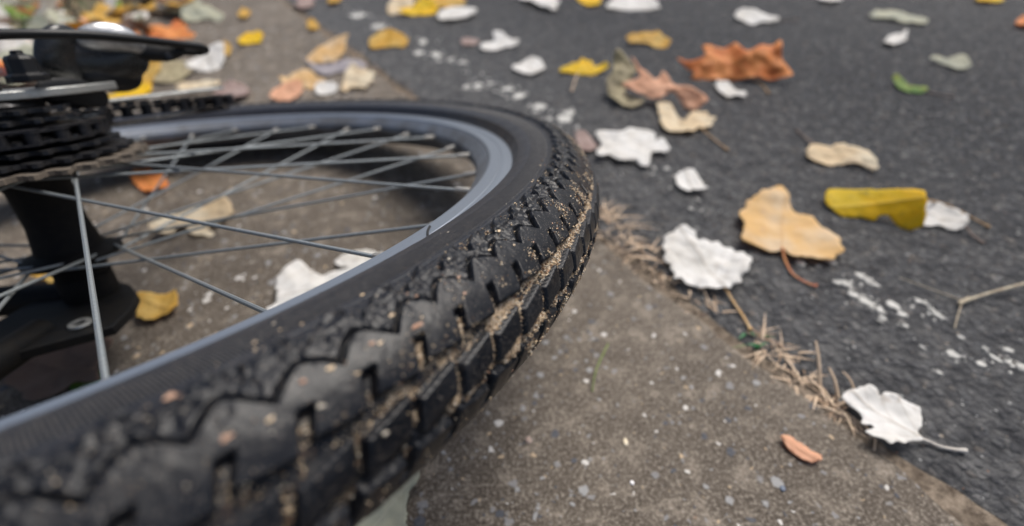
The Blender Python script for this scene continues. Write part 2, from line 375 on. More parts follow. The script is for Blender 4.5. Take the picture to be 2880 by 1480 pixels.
# worn white line: what is left of the paint, chip by chip, as one marking
mk = MB(); pr = random.Random(5)
PL0, PL1 = G(1220, 150)[:2], G(2600, 930)[:2]; pd = (PL1-PL0)/np.linalg.norm(PL1-PL0); pn = np.array([-pd[1], pd[0]])
def chip(c, rx, ry, ang, z=.0009):
    n = pr.randint(9, 14); ca, sa = math.cos(ang), math.sin(ang); ring = []
    for i in range(n):
        t = 2*math.pi*i/n; q = pr.uniform(.62, 1.15); x = rx*q*math.cos(t); y = ry*q*math.sin(t)
        ring.append((c[0]+x*ca-y*sa, c[1]+x*sa+y*ca))
    V = [(c[0], c[1], z)]+[(x, y, z) for x, y in ring]+[(x+(x-c[0])*.12, y+(y-c[1])*.12, -.0004) for x, y in ring]
    F = [(0, 1+i, 1+(i+1) % n) for i in range(n)]+[(1+i, 1+n+i, 1+n+(i+1) % n, 1+(i+1) % n) for i in range(n)]
    mk.add(V, F)
pa = math.atan2(pd[1], pd[0])
for (px, py, wpx, hpx) in ((1005, 45, 60, 14), (1060, 75, 50, 16), (1190, 118, 26, 16), (1178, 150, 34, 14), (1225, 155, 40, 20), (1235, 172, 22, 8), (1268, 168, 26, 10), (1300, 176, 40, 10), (1312, 245, 26, 16), (1345, 240, 42, 12), (1345, 250, 20, 10), (1380, 236, 30, 8), (1425, 252, 50, 12), (1460, 270, 46, 20), (1490, 298, 14, 10), (1520, 300, 50, 18), (1545, 335, 20, 12), (1585, 335, 54, 30), (1600, 318, 40, 20), (1505, 315, 22, 10), (1875, 475, 18, 10),
        (2380, 800, 50, 24), (2400, 830, 40, 22), (2430, 782, 60, 20), (2455, 800, 44, 16), (2435, 850, 60, 26), (2470, 870, 36, 20), (2480, 895, 22, 16), (2510, 860, 44, 24), (2535, 885, 34, 18), (2545, 918, 22, 14), (2640, 890, 46, 14), (2590, 850, 44, 10), (2620, 872, 28, 10), (2680, 1000, 40, 26), (2758, 1025, 28, 20), (2800, 1010, 46, 14), (2832, 985, 34, 16), (2866, 1030, 60, 24), (2640, 1050, 20, 12), (2770, 982, 20, 12), (2250, 740, 34, 18), (2335, 735, 26, 26), (2300, 750, 16, 10)):
    A, B, C_ = G(px-wpx/2, py), G(px+wpx/2, py), G(px, py-hpx/2); D_ = G(px, py+hpx/2)
    L_, H_ = np.linalg.norm(A-B)/2, np.linalg.norm(C_-D_)/2
    c = G(px, py)[:2]
    if px > 2000: chip(c, max(L_, H_)*.9, min(L_, H_)*.75, pa+pr.uniform(-.15, .15))
    else: chip(c, L_*.8, H_*.8, pr.uniform(-.3, .3))
    for q in range(4): chip(c+np.array([pr.gauss(0, L_), pr.gauss(0, H_)]), L_*pr.uniform(.1, .3), L_*pr.uniform(.1, .22), pr.uniform(0, 3))
for i in range(150):
    x = pr.uniform(-.5, 1.6); c = PL0+pd*x+pn*pr.gauss(0, .016); chip(c, pr.uniform(.001, .0035), pr.uniform(.0008, .0025), pa)
mk.build('road_marking', mat_plain('worn_white_paint', (.36, .355, .33), (.52, .51, .48), .7, 300, .0004), smooth=False)['kind'] = 'structure'

# ---------------------------------------------------------------- the bicycle
bike = empty('bicycle'); tag(bike, 'black bicycle lying on its side with dusty rear wheel, sandy knobbly tyre and derailleur', 'bicycle')
ML = Matrix([[*RW[i], 0] for i in range(3)]+[[0, 0, 0, 1]]); ML.translation = Vector(to_world((0, 0, 0))); bike.matrix_world = ML
wheel = empty('rear_wheel', bike)
# tyre
P_ = 2*math.pi*330/150
def wrap(x): return (x+P_/2) % P_-P_/2
TC = 4.7
def tread(s, t):
    """height in mm over the casing and the sand mask, for arc length s and distance t from the crown line (mm)"""
    flip = t < TC; t_ = np.where(flip, 2*TC-t, t); s_ = np.where(flip, -s-4.6, s)      # the far half is the near half turned round
    j1 = vnoise(s_/5, t_/5, 1)*.35; j2 = vnoise(s_/1.6, t_/1.6, 2); j3 = vnoise(s_/.7, t_/.7, 4)
    sB, tB = s, t
    def ins(d, soft=.3): return sst(-soft, soft, d)
    # centre row: parallelogram blocks
    d1 = np.abs(wrap(sB-1.6-.33*tB))-1.35
    u = ((sB-1.6-.33*tB) % P_)/P_
    top = TC+2.0+2.8*u; bot = TC-(2.0+2.8*(1-u))
    hB = ins(d1)*ins(top-tB)*ins(tB-bot)
    # shoulder row: tall arched blocks with a slot cut from the groove side
    wv = wrap(s_-2.0)/P_
    arch = 25.4-13*np.abs(wv)**1.5+j1*1.2+vnoise(s_/14, s_*0+2.2, 31)*1.0
    uA = ((s_-9) % P_)/P_
    lowA = 12.3-1.5*uA
    slotc = np.abs(wrap(s_-9.0-.55*(t_-11)))-(.95+.09*(t_-10)); slot = ins(slotc, .35)
    slot = 1-(1-slot)*(1-sst(16.5, 17.6, t_))
    inner_line = np.abs(t_-18.6+.25*(wv*P_-3))-.22; il = 1-(1-ins(inner_line, .25))*ins(wv*P_-.6, .3)*ins(4.6-wv*P_, .3)*.7
    hA = ins(arch-t_, .4)*ins(t_-lowA)*slot
    # outer shoulder: lower, ragged pieces ending in notches that point to the sidewall
    dn = wrap(s_-5.0); tn = 31.2-.95*np.abs(dn+1.2)-1.0*np.clip(dn, 0, 9)+j1*2.5
    notch = ins(np.maximum(np.abs(dn+.35*(t_-31))-3.4*sst(26.0, 30.5, t_)+.6, t_-31.8)+j2*.25, .35)
    gapAA = ins(t_-arch-1.0, .3)
    hS = gapAA*ins(31.6+j1*3+1.2*np.cos(2*np.pi*(dn+3)/P_)-t_, .6)*notch*(.85+.10*j2)
    hK = np.maximum(3.0*hB*(np.abs(t-TC) < 6.2), np.maximum(3.1*hA*(t_ > 9.2), 2.5*hS))
    # sidewall: low shelf line at 36, faint ribs, bead line
    sh = .5*sst(33.8, 32.8, t_)*(t_ > 28)+.3*sst(.7, 0, np.abs(t_-34.6))+.35*sst(.5, 0, np.abs(t_-57.0))-.3*sst(.5, 0, np.abs(t_-56.2))
    wear = .04*j2+.03*j3+.12*j1
    rag = sst(20, 25, t_)*sst(35, 31, t_)
    h = hK+sh+wear*(.5+hK*.22)+rag*(.17*j2+.13*j3)+.10*sst(9, 12, t_)*sst(26, 20, t_)*vnoise(s_/4.1, t_/5.2, 15)
    groove = 1-sst(.2, 1.2, hK)
    sand = groove*(sst(19, 13, t_)*.95+sst(34, 28, t_)*sst(17, 24, t_)*.2)
    sand = sand+.35*sst(8, 12, t_)*sst(30, 14, t_)*vnoise(s_/4, t_/4, 9)
    sand = np.clip(sand*(.92+.7*vnoise(s_/7, t_/5, 6)+.4*vnoise(s_/2.3, t_/2.1, 16)), 0, 1.2)*(.42+.58*sst(-500, -415, s))  # sand also thinned along the near-left arc, painting in the lens's corner darkening
    h = h+sand*groove*.9+1.3*groove*sst(2.4, .6, np.abs(t-(TC-6.2)))*sst(-.5, .4, vnoise(s/4, t/9, 19))
    return h, sand
PROF_T = np.concatenate([np.linspace(-61.6, -37, 36), np.linspace(-36.6, -22, 26)[:-1], np.arange(-22, 38.01, .4), np.linspace(38.6, 61.6, 44)])
RC, EA, EB = .3035, .0262, .0222                   # the casing's section: an ellipse a little taller than wide
_e = np.linspace(0, math.pi, 4001); _dl = np.hypot(EA*np.sin(_e), EB*np.cos(_e))
_L = np.concatenate([[0], np.cumsum((_dl[1:]+_dl[:-1])/2*(_e[1]-_e[0]))])*1000
def section(t):
    """t mm -> (r, z) metres and outward normal"""
    a = np.abs(t); tm = 53.0; e = np.interp(np.minimum(a, tm), _L, _e)
    r = RC+EA*np.cos(e); z = EB*np.sin(e); nr, nz = np.cos(e)/EA, np.sin(e)/EB; q = np.hypot(nr, nz); nr, nz = nr/q, nz/q
    k = np.clip((a-tm)/(61.6-tm), 0, 1); em = float(np.interp(tm, _L, _e))
    e0 = (RC+EA*math.cos(em), EB*math.sin(em)); e1 = (.2858, .0122)
    r = np.where(k > 0, e0[0]+(e1[0]-e0[0])*k, r); z = np.where(k > 0, e0[1]+(e1[1]-e0[1])*k-.0005*np.sin(np.pi*k), z)
    return r, np.sign(t)*z, nr, np.sign(t)*nz
sv_ = np.concatenate([np.arange(-640, -560, .7), np.arange(-560, -300, .36), np.arange(-300, -60, .75), np.arange(-60, 260, 1.6), np.arange(260, 1433, 3.4)])
Sg, Tg = np.meshgrid(sv_, PROF_T, indexing='ij')
hh, sandm = tread(Sg, Tg); rr, zz, nr, nz = section(Tg)
thg = Sg/330.0; ro_ = rr+nr*hh/1000; zo = zz+nz*hh/1000
Vt = np.stack([ro_*np.cos(thg), ro_*np.sin(thg), zo], -1).reshape(-1, 3)
me = grid_mesh('tyre', Vt, len(sv_), len(PROF_T), close_u=True)
at = me.attributes.new('st', 'FLOAT_VECTOR', 'POINT')
at.data.foreach_set('vector', np.stack([Sg, Tg, np.clip(sandm, 0, 1)], -1).astype(np.float32).ravel())
tyre = link('tyre', me, mat_rubber(), wheel)
# sand grains caught in the tread: nobody could count them
cand_s = rng.uniform(-600, -150, 330000); cand_t = rng.uniform(-12, 37, 330000)
ch, cs = tread(cand_s, cand_t)
pk = rng.uniform(0, 1, len(cs)) < np.clip(cs*.85+.0015, 0, 1)*np.where(cand_s < -440, .6, 1)*np.where(cand_s > -330, .55, 1)
cand_s, cand_t, ch = cand_s[pk], cand_t[pk], ch[pk]
r, z, nr1, nz1 = section(cand_t); sz = rng.lognormal(math.log(.17), .5, len(r)); sz = np.clip(sz, .07, .5)*np.where(cand_s < -440, .75, 1)
hx = (ch+sz*.4)/1000; th1 = cand_s/330
C0 = np.stack([(r+nr1*hx)*np.cos(th1), (r+nr1*hx)*np.sin(th1), z+nz1*hx], 1)
OCT = np.array([(1, 0, 0), (-1, 0, 0), (0, 1, 0), (0, -1, 0), (0, 0, 1), (0, 0, -1)], float)
OF = np.array([(0, 2, 4), (2, 1, 4), (1, 3, 4), (3, 0, 4), (2, 0, 5), (1, 2, 5), (3, 1, 5), (0, 3, 5)])
n = len(C0); jit = OCT[None]*rng.uniform(.55, 1.35, (n, 6, 1))+rng.uniform(-.25, .25, (n, 6, 3))
GV = (C0[:, None]+jit*(sz/1000)[:, None, None]).reshape(-1, 3); GF = (OF[None]+(np.arange(n)*6)[:, None, None]).reshape(-1, 3)
me = bpy.data.meshes.new('sand'); me.vertices.add(len(GV)); me.vertices.foreach_set('co', GV.astype(np.float32).ravel())
me.loops.add(len(GF)*3); me.loops.foreach_set('vertex_index', GF.astype(np.int32).ravel()); me.polygons.add(len(GF))
me.polygons.foreach_set('loop_start', np.arange(0, len(GF)*3, 3, dtype=np.int32)); me.polygons.foreach_set('loop_total', np.full(len(GF), 3, np.int32)); me.update(calc_edges=True)
sm_ = [mat_plain('sand_grain', (.58, .43, .26), (.72, .58, .42)), mat_plain('brown_grain', (.16, .09, .05), (.25, .16, .09)), mat_plain('pale_grain', (.62, .56, .46), (.5, .44, .36)), mat_plain('brick_grain', (.46, .25, .16), (.44, .31, .23))]
so = link('sand', me, sm_, wheel); so['kind'] = 'stuff'
me.polygons.foreach_set('material_index', np.repeat(rng.choice(4, n, p=[.48, .28, .20, .04]), 8).astype(np.int32))
# larger crumbs of brick and straw stuck on the tread
cr = MB()
def crumb(px, py, size, mi, flat=.35):
    d = ray(px, py, False); ts = np.arange(.06, .9, .0004); Pq = CAM_W+ts[:, None]*d
    rho = np.hypot(Pq[:, 0], Pq[:, 1]); dd = np.hypot((rho-RC)/(EA+.002), Pq[:, 2]/(EB+.002))-1; ix = np.where(dd < 0)[0]
    if not len(ix): return
    p = Pq[ix[0]]; ee = math.atan2(p[2]/(EB+.002), (rho[ix[0]]-RC)/(EA+.002)); th = math.atan2(p[1], p[0])
    t = math.copysign(float(np.interp(abs(ee), _e, _L)), ee); hgt, _ = tread(np.array([th*330]), np.array([t]))
    r1, z1, n1r, n1z = [float(q_[0]) for q_ in section(np.array([t]))]
    e = np.array([math.cos(th), math.sin(th), 0]); nn = e*n1r+np.array([0, 0, n1z])
    c = e*r1+np.array([0, 0, z1])+nn*(float(hgt[0])/1000+.0002); a = np.array([-e[1], e[0], 0]); b = np.cross(nn, a)
    k = 9; V = []; an = random.uniform(0, 3)
    for i in range(k):
        q = 2*math.pi*i/k; rr_ = size*random.uniform(.45, 1.15); V.append(c+(a*math.cos(q+an)+b*math.sin(q+an)*.6)*rr_+nn*size*random.uniform(0, .15))
    V.append(c+nn*size*flat); V.append(c-nn*size*.2)
    cr.add(V, [(i, (i+1) % k, k) for i in range(k)]+[((i+1) % k, i, k+1) for i in range(k)], mi)
for px, py, sz_, mi in ((1165, 928, .0017, 1), (1180, 922, .0010, 1), (1102, 893, .0011, 0), (1302, 835, .0008, 1), (1285, 792, .0009, 1), (1171, 838, .0007, 1), (1183, 902, .0007, 0), (1548, 636, .0007, 1), (1561, 650, .0007, 1), (1495, 690, .0006, 1), (1560, 510, .001, 1), (1558, 545, .0009, 1), (1405, 650, .0012, 0), (1395, 655, .0006, 2), (1042, 978, .001, 1), (1068, 975, .001, 0), (930, 1045, .0012, 0), (850, 1085, .0011, 1), (470, 1103, .0015, 1), (505, 1098, .0010, 1), (1075, 1215, .0010, 2), (1000, 1060, .0009, 0), (760, 1190, .0012, 0), (640, 1240, .0013, 1), (1410, 680, .0008, 1), (1440, 700, .0007, 0), (1595, 470, .001, 0), (1600, 560, .0009, 0), (1520, 455, .0009, 0), (1060, 840, .0006, 2), (1450, 560, .0007, 0), (900, 1150, .001, 2)):
    crumb(px, py, sz_*.8, mi)
for i in range(50): crumb(random.uniform(600, 1640), random.uniform(420, 1300), random.uniform(.00025, .0007), random.choice((0, 0, 0, 2, 2, 1)))
cro = cr.build('crumb', [sm_[0], sm_[3], sm_[2]], wheel, smooth=False); cro['kind'] = 'stuff'
# rim
prof = [(.2860, .0105), (.2862, .0118), (.2852, .0122), (.2795, .0121), (.2792, .0118), (.2788, .0121), (.2728, .0120), (.2718, .0115), (.2712, .0103), (.2660, .0062), (.2636, .0036), (.2628, 0)]
prof = prof+[(r, -z) for r, z in prof[-2::-1]]
n = 720; P2 = np.array(prof); tt = np.linspace(0, 2*np.pi, n, endpoint=False)
V = np.stack([P2[None, :, 0]*np.cos(tt)[:, None], P2[None, :, 0]*np.sin(tt)[:, None], np.broadcast_to(P2[None, :, 1], (n, len(P2)))], -1).reshape(-1, 3)
me = grid_mesh('rim', V, n, len(P2), close_u=True, close_v=True); me.flip_normals(); me.set_sharp_from_angle(angle=R_(24))
rim = link('rim', me, mat_rim(), wheel)
M_black = mat_metal('black_painted_metal', (.012, .013, .015), .35, .0, (.05, .045, .04), .5)
# seam of the rim, a dark curved joint across the brake track
def on_track(px, py):
    d = ray(px, py, False); return CAM_W+(.0123-CAM_W[2])/d[2]*d
def track_angle(px, py):
    p = on_track(px, py); return math.atan2(p[1], p[0])
jb = MB(); jb.tube(spline([on_track(*q) for q in ((1209, 637), (1203, 650), (1203, 662), (1208, 672))], 4), .0005, 6)
jb.build('rim_joint', M_black, wheel)
# spokes and nipples
M_spoke = mat_metal('dusty_galvanised_spoke', (.30, .335, .35), .42, .85, (.16, .15, .14), .7, 900, .00015)
M_nip = mat_metal('brass_plated_nipple', (.34, .335, .32), .45, .8, (.22, .19, .15), .6, 500)
for k in range(36):
    a = .84825-R_(10)*k; sgn = {2: 1, 0: -1, 1: 1, 3: -1}[k % 4]; zf = .0205 if k % 2 == 0 else -.034
    zf += .0016*(1 if sgn > 0 else -1)
    b = a+sgn*R_(60); N = Vector((.2605*math.cos(a), .2605*math.sin(a), .0012*(1 if k % 2 == 0 else -1)))
    H = Vector((.0225*math.cos(b), .0225*math.sin(b), zf)); q = (N-H)*.5+H
    MB().tube([H, H.lerp(N, .33), H.lerp(N, .66), N], .00092, 8).build('spoke', M_spoke, wheel)
    dv = (N-H).normalized(); Ns = N-dv*.0065
    MB().tube([Ns, Ns+dv*.0015, N-dv*.001, N+dv*.006], [.0013, .0018, .0019, .0019], 8).build('nipple', M_nip, wheel)
# hub
M_hub = mat_plain('grimy_black_hub', (.005, .005, .006), (.010, .009, .008), .65, 200, .0003, .15)
hb = MB().lathe([(0, -.048), (.014, -.048), (.015, -.040), (.017, -.038), (.026, -.0355), (.026, -.0325), (.0175, -.029), (.015, -.012), (.0155, .010), (.018, .017), (.026, .019), (.026, .022), (.018, .0235), (.017, .058), (.0085, .058), (.0085, .060), (.005, .060), (.005, .076), (0, .076)], 48)
hb.build('hub', M_hub, wheel)
# valve
av = track_angle(60, 330)
va = R_(100); MB().tube([(.266*math.cos(va), .266*math.sin(va), 0), (.245*math.cos(va), .245*math.sin(va), 0), (.228*math.cos(va), .228*math.sin(va), 0)], [.0042, .0042, .0038], 10).build('valve', M_black, wheel)

# cassette
M_cog = mat_metal('oily_black_steel', (.07, .07, .075), .22, 1.0, (.008, .007, .006), .95, 260)
M_cogd = mat_metal('dust_coated_sprocket', (.10, .085, .07), .55, .6, (.19, .155, .12), .9, 300)
cass = empty('cassette', bike)
def sprocket(rp, teeth, z, th, mat, parent, name='sprocket', at=(0, 0), hole=.62):
    poly = []
    for i in range(teeth):
        for f, q in ((-.30, -.0030), (-.16, .0012), (0, .0022), (.16, .0012), (.30, -.0030), (.5, -.0042)):
            t = 2*math.pi*(i+f)/teeth; poly.append((at[0]+(rp+q)*math.cos(t), at[1]+(rp+q)*math.sin(t)))
    ni = len(poly); inn_ = [(at[0]+rp*hole*math.cos(2*math.pi*(i+.0)/ni), at[1]+rp*hole*math.sin(2*math.pi*i/ni)) for i in range(ni)]
    V = [(x, y, z) for x, y in poly]+[(x, y, z) for x, y in inn_]+[(x, y, z+th) for x, y in poly]+[(x, y, z+th) for x, y in inn_]
    F = []
    for i in range(ni):
        j = (i+1) % ni
        F += [(i, ni+i, ni+j, j), (2*ni+i, 2*ni+j, 3*ni+j, 3*ni+i), (i, j, 2*ni+j, 2*ni+i), (ni+i, 3*ni+i, 3*ni+j, ni+j)]
    m_ = MB(); m_.add(V, F); return m_.build(name, mat, parent)
RP = (.0575, .0515, .0460, .0405, .0360, .0320, .0285); TE = (28, 25, 23, 20, 18, 16, 14)
for i in range(7): sprocket(RP[i], TE[i], .0235+.0049*i, .0022 if i else .0026, M_cogd if i == 0 else M_cog, cass)
MB().lathe([(.010, .054), (.0195, .054), (.0205, .057), (.0190, .0590), (.012, .0590), (.010, .0575)], 36).build('lockring', M_cog, cass)
MB().lathe([(.016, .022), (.034, .0262), (.030, .0310), (.026, .038), (.0215, .048), (.0195, .054)], 36).build('carrier', M_cog, cass)

# chain
M_chain = mat_metal('worn_steel_chain', (.035, .035, .04), .32, .9, (.04, .035, .03), .6, 500)
def chain(path, z, name='chain', parent=None):
    pts = spline(path, 14); D = [0]
    for i in range(1, len(pts)): D.append(D[-1]+np.linalg.norm(pts[i]-pts[i-1]))
    pins = [np.array([np.interp(s, D, [p[k] for p in pts]) for k in (0, 1)]) for s in np.arange(0, D[-1], .0127)]
    m_ = MB()
    for i in range(len(pins)):
        c = pins[i]; zc = np.interp(i, [0, len(pins)-1], z)
        m_.lathe([(0, -.0042), (.0016, -.0042), (.0016, -.0026), (.0038, -.0024), (.0038, .0024), (.0016, .0026), (.0016, .0042), (0, .0042)], 10, (c[0], c[1], zc))
        if i+1 < len(pins):
            d = pins[i+1]-c; L = np.linalg.norm(d); d /= L; e = np.array([-d[1], d[0]]); o = .0036 if i % 2 else .0027
            poly = []
            for q in range(9): t = math.pi/2+math.pi*q/8; poly.append(c+d*.0042*math.cos(t)+e*.0042*math.sin(t))
            poly.append(c+d*L*.5-e*.0029)
            for q in range(9): t = -math.pi/2+math.pi*q/8; poly.append(c+d*L+d*.0042*math.cos(t)+e*.0042*math.sin(t))
            poly.append(c+d*L*.5+e*.0029)
            for sg in (1, -1): m_.prism([tuple(p) for p in poly], zc+sg*o-.0005, zc+sg*o+.0005)
    return m_.build(name, M_chain, parent)
gp, tp = np.array([.040, .058]), np.array([.128, .090])
F2 = np.array([-.7071, .7071])
def arcp(c, r, a, b, k=6): return [c+r*np.array([math.cos(R_(t)), math.sin(R_(t))]) for t in np.linspace(a, b, k)]
cpath = [np.array([0, 0])+F2*.30+np.array([-.02, -.07]), F2*.12+np.array([-.032, -.045])]+arcp(np.zeros(2), .0405, 225-360+0, 20, 7)[0:]
cpath += arcp(gp, .0165, -60, -150, 3)+arcp(gp, .0165, 180, 120, 2)+arcp(tp, .0165, 110, 30, 2)[:0]
cpath += [gp+np.array([.004, .0165]), tp+np.array([-.012, -.015])]+arcp(tp, .0165, -70, 110, 6)+[tp+F2*.15+np.array([-.005, .02]), tp+F2*.34]
chain(cpath, [.043, .040], 'chain', bike)

# derailleur
M_chrome = mat_metal('scuffed_chrome', (.65, .66, .67), .22, 1.0, (.03, .03, .03), .9, 70, .0004)
M_steel = mat_metal('dull_steel_plate', (.42, .43, .42), .38, .9, (.20, .18, .15), .5, 300)
M_plastic = mat_plain('matt_black_plastic', (.004, .0045, .006), (.009, .009, .010), .45, 150, .0003, .3)
M_gloss = mat_metal('glossy_black_enamel', (.008, .009, .010), .2, .0, (.03, .026, .022), .4, 80, .0004)
der = empty('derailleur', bike)
def blob(name, ctrs, mat, parent, n=20, squash=1.0):
    """lofted body through (centre, radius along up, radius along depth) rings"""
    V = []; m = len(ctrs); U3 = Vector(upv); D3 = Vector(fw)
    for c, ru, rd in ctrs:
        for k in range(n):
            t = 2*math.pi*k/n; V.append(Vector(c)+U3*ru*math.copysign(abs(math.sin(t))**.75, math.sin(t))+D3*rd*math.copysign(abs(math.cos(t))**.75, math.cos(t)))
    F = [(i*n+k, i*n+(k+1) % n, (i+1)*n+(k+1) % n, (i+1)*n+k) for i in range(m-1) for k in range(n)]
    F += [tuple(range(n-1, -1, -1)), tuple((m-1)*n+k for k in range(n))]
    o_ = MB(); o_.add(V, F); ob = o_.build(name, mat, parent); s_ = ob.modifiers.new('sub', 'SUBSURF'); s_.levels = 1; s_.render_levels = 2; return ob
D0 = .425
blob('knuckle', [(BW(134, 172, D0), .006, .006), (BW(142, 170, D0), .0125, .012), (BW(172, 160, D0), .0165, .016), (BW(205, 155, D0), .0170, .017), (BW(228, 154, D0), .0155, .016), (BW(236, 154, D0), .008, .008)], M_gloss, der)
blob('body', [(BW(226, 168, D0+.004), .004, .004), (BW(232, 168, D0+.004), .0105, .012), (BW(280, 166, D0+.006), .0150, .014), (BW(330, 164, D0+.008), .0160, .013), (BW(380, 162, D0+.008), .0120, .011), (BW(408, 156, D0+.008), .006, .006)], M_gloss, der)
blob('body_cover', [(BW(236, 122, D0+.003), .002, .004), (BW(246, 119, D0+.003), .0068, .011), (BW(300, 112, D0+.003), .0088, .013), (BW(350, 111, D0+.004), .0086, .012), (BW(388, 119, D0+.004), .0060, .010), (BW(400, 124, D0+.004), .002, .004)], M_chrome, der)
blob('lower_knuckle', [(BW(250, 212, D0+.004), .004, .004), (BW(262, 212, D0+.004), .009, .010), (BW(320, 206, D0+.006), .0120, .013), (BW(372, 204, D0+.01), .0105, .011), (BW(385, 200, D0+.01), .004, .004)], M_plastic, der)
blob('cage_pivot', [(BW(120, 262, .40), .003, .004), (BW(135, 262, .40), .0075, .009), (BW(210, 262, .405), .0085, .010), (BW(270, 266, .41), .0075, .009), (BW(296, 276, .415), .003, .004)], M_plastic, der)
blob('barrel_adjuster', [(BW(395, 148, D0+.01), .003, .003), (BW(400, 148, D0+.01), .0055, .0055), (BW(440, 146, D0+.01), .0060, .006), (BW(470, 150, D0+.01), .0055, .0055), (BW(500, 146, D0+.01), .0038, .0038), (BW(520, 144, D0+.01), .0022, .0022)], M_plastic, der)
MB().tube([BW(462, 150, D0+.008), BW(480, 166, D0+.008)], .0035, 10).build('pinch_bolt', M_cog, der)
MB().lathe([(0, -.004), (.0095, -.004), (.0095, -.0005), (.0076, .0), (.0070, .0075), (.0058, .0092), (.0030, .0098), (.0028, .0118), (0, .0120)], 8, tuple(BW(74, 208, .385))).build('axle_nut', M_plastic, bike, smooth=False, bevel=.0006)
# cage plates, pulleys
def cage_plate(z, w0, mat, name):
    d = tp-gp; L = np.linalg.norm(d); d = d/L; e = np.array([-d[1], d[0]]); poly = []
    for q in range(11): t = math.pi/2+math.pi*q/10; poly.append(tuple(gp+d*w0*math.cos(t)+e*w0*math.sin(t)))
    poly += [tuple(gp+d*L*.35-e*w0*.62), tuple(gp+d*L*.65-e*w0*.62)]
    for q in range(11): t = -math.pi/2+math.pi*q/10; poly.append(tuple(tp+d*w0*math.cos(t)+e*w0*math.sin(t)))
    poly += [tuple(gp+d*L*.65+e*w0*.62), tuple(gp+d*L*.35+e*w0*.62)]
    MB().prism(poly, z, z+.0018).build(name, mat, der, bevel=.0004)
cage_plate(.0500, .015, M_steel, 'outer_cage_plate'); cage_plate(.0335, .0145, M_cog, 'inner_cage_plate')
for c in (gp, tp): sprocket(.0145, 11, .0405, .0024, M_plastic, der, 'pulley', tuple(c), .2)
# cable housing looping into the derailleur
hp = [BW(-260, 104, .36), BW(-60, 98, .375), BW(100, 96, .39), BW(250, 99, .40), BW(400, 112, .415), BW(500, 124, .43), BW(560, 132, .44), BW(578, 139, .446), BW(566, 145, .448), BW(545, 147, .446), BW(515, 145, .440)]
MB().tube(spline(hp, 8), .0027, 12).build('cable_housing', mat_plain('black_housing', (.003, .004, .005), (.006, .006, .007), .4, 80, .0001, .3), bike)

# frame: dropouts and stays
frame = empty('frame', bike)
M_frame = mat_plain('grimy_black_paint', (.003, .0035, .0045), (.008, .007, .006), .6, 120, .0003, .15)
def plate(px_pts, dist, th, mat, name, parent, zplane=None):
    pts = []
    for q in px_pts:
        d = ray(q[0], q[1], False); t = (zplane-CAM_W[2])/d[2]; P3 = CAM_W+t*d; pts.append((P3[0], P3[1]))
    return MB().prism(pts, zplane-th/2, zplane+th/2).build(name, mat, parent, bevel=.0008)
# right dropout with hanger (above the cassette)
MB().prism([(-.020, -.018), (.012, -.020), (.034, -.010), (.058, .012), (.060, .030), (.046, .034), (.030, .016), (.010, .018), (-.022, .020), (-.060, .050), (-.085, .060), (-.075, .030)], .0600, .0645).build('right_dropout', M_steel, frame, bevel=.0006)
MB().tube([(-.055, .040, .062), (-.16, .12, .060), (-.32, .30, .045)], [.010, .011, .012], 16).build('right_chain_stay', M_frame, frame)
MB().tube([(-.030, -.010, .062), (-.14, -.12, .058), (-.36, -.34, .030)], [.007, .009, .009], 16).build('right_seat_stay', M_frame, frame)
# left dropout seen through the spokes
plate([(372, 812), (392, 838), (372, 880), (322, 930), (250, 950), (120, 985), (0, 1020), (-150, 1060), (-170, 980), (0, 915), (60, 880), (140, 845), (190, 800), (300, 790)], 0, .006, M_frame, 'left_dropout', frame, -.066)
MB().tube([(-.028, -.030, -.066), (-.09, -.10, -.063), (-.34, -.34, -.030)], [.0085, .009, .009], 16).build('left_seat_stay', M_frame, frame)
MB().tube([(-.010, .015, -.066), (-.12, .11, -.062), (-.32, .30, -.045)], [.010, .011, .012], 16).build('left_chain_stay', M_frame, frame)
d = ray(226, 912, False); t = (-.0620-CAM_W[2])/d[2]; ey = CAM_W+t*d
MB().lathe([(.0031, 0), (.0031, .0012), (.0056, .0012), (.0060, 0)], 28, tuple(ey), closed=True).build('eyelet', M_steel, frame)
MB().lathe([(0, -.082), (.013, -.082), (.015, -.078), (.015, -.048), (0, -.047)], 24).build('axle_end', M_hub, frame)

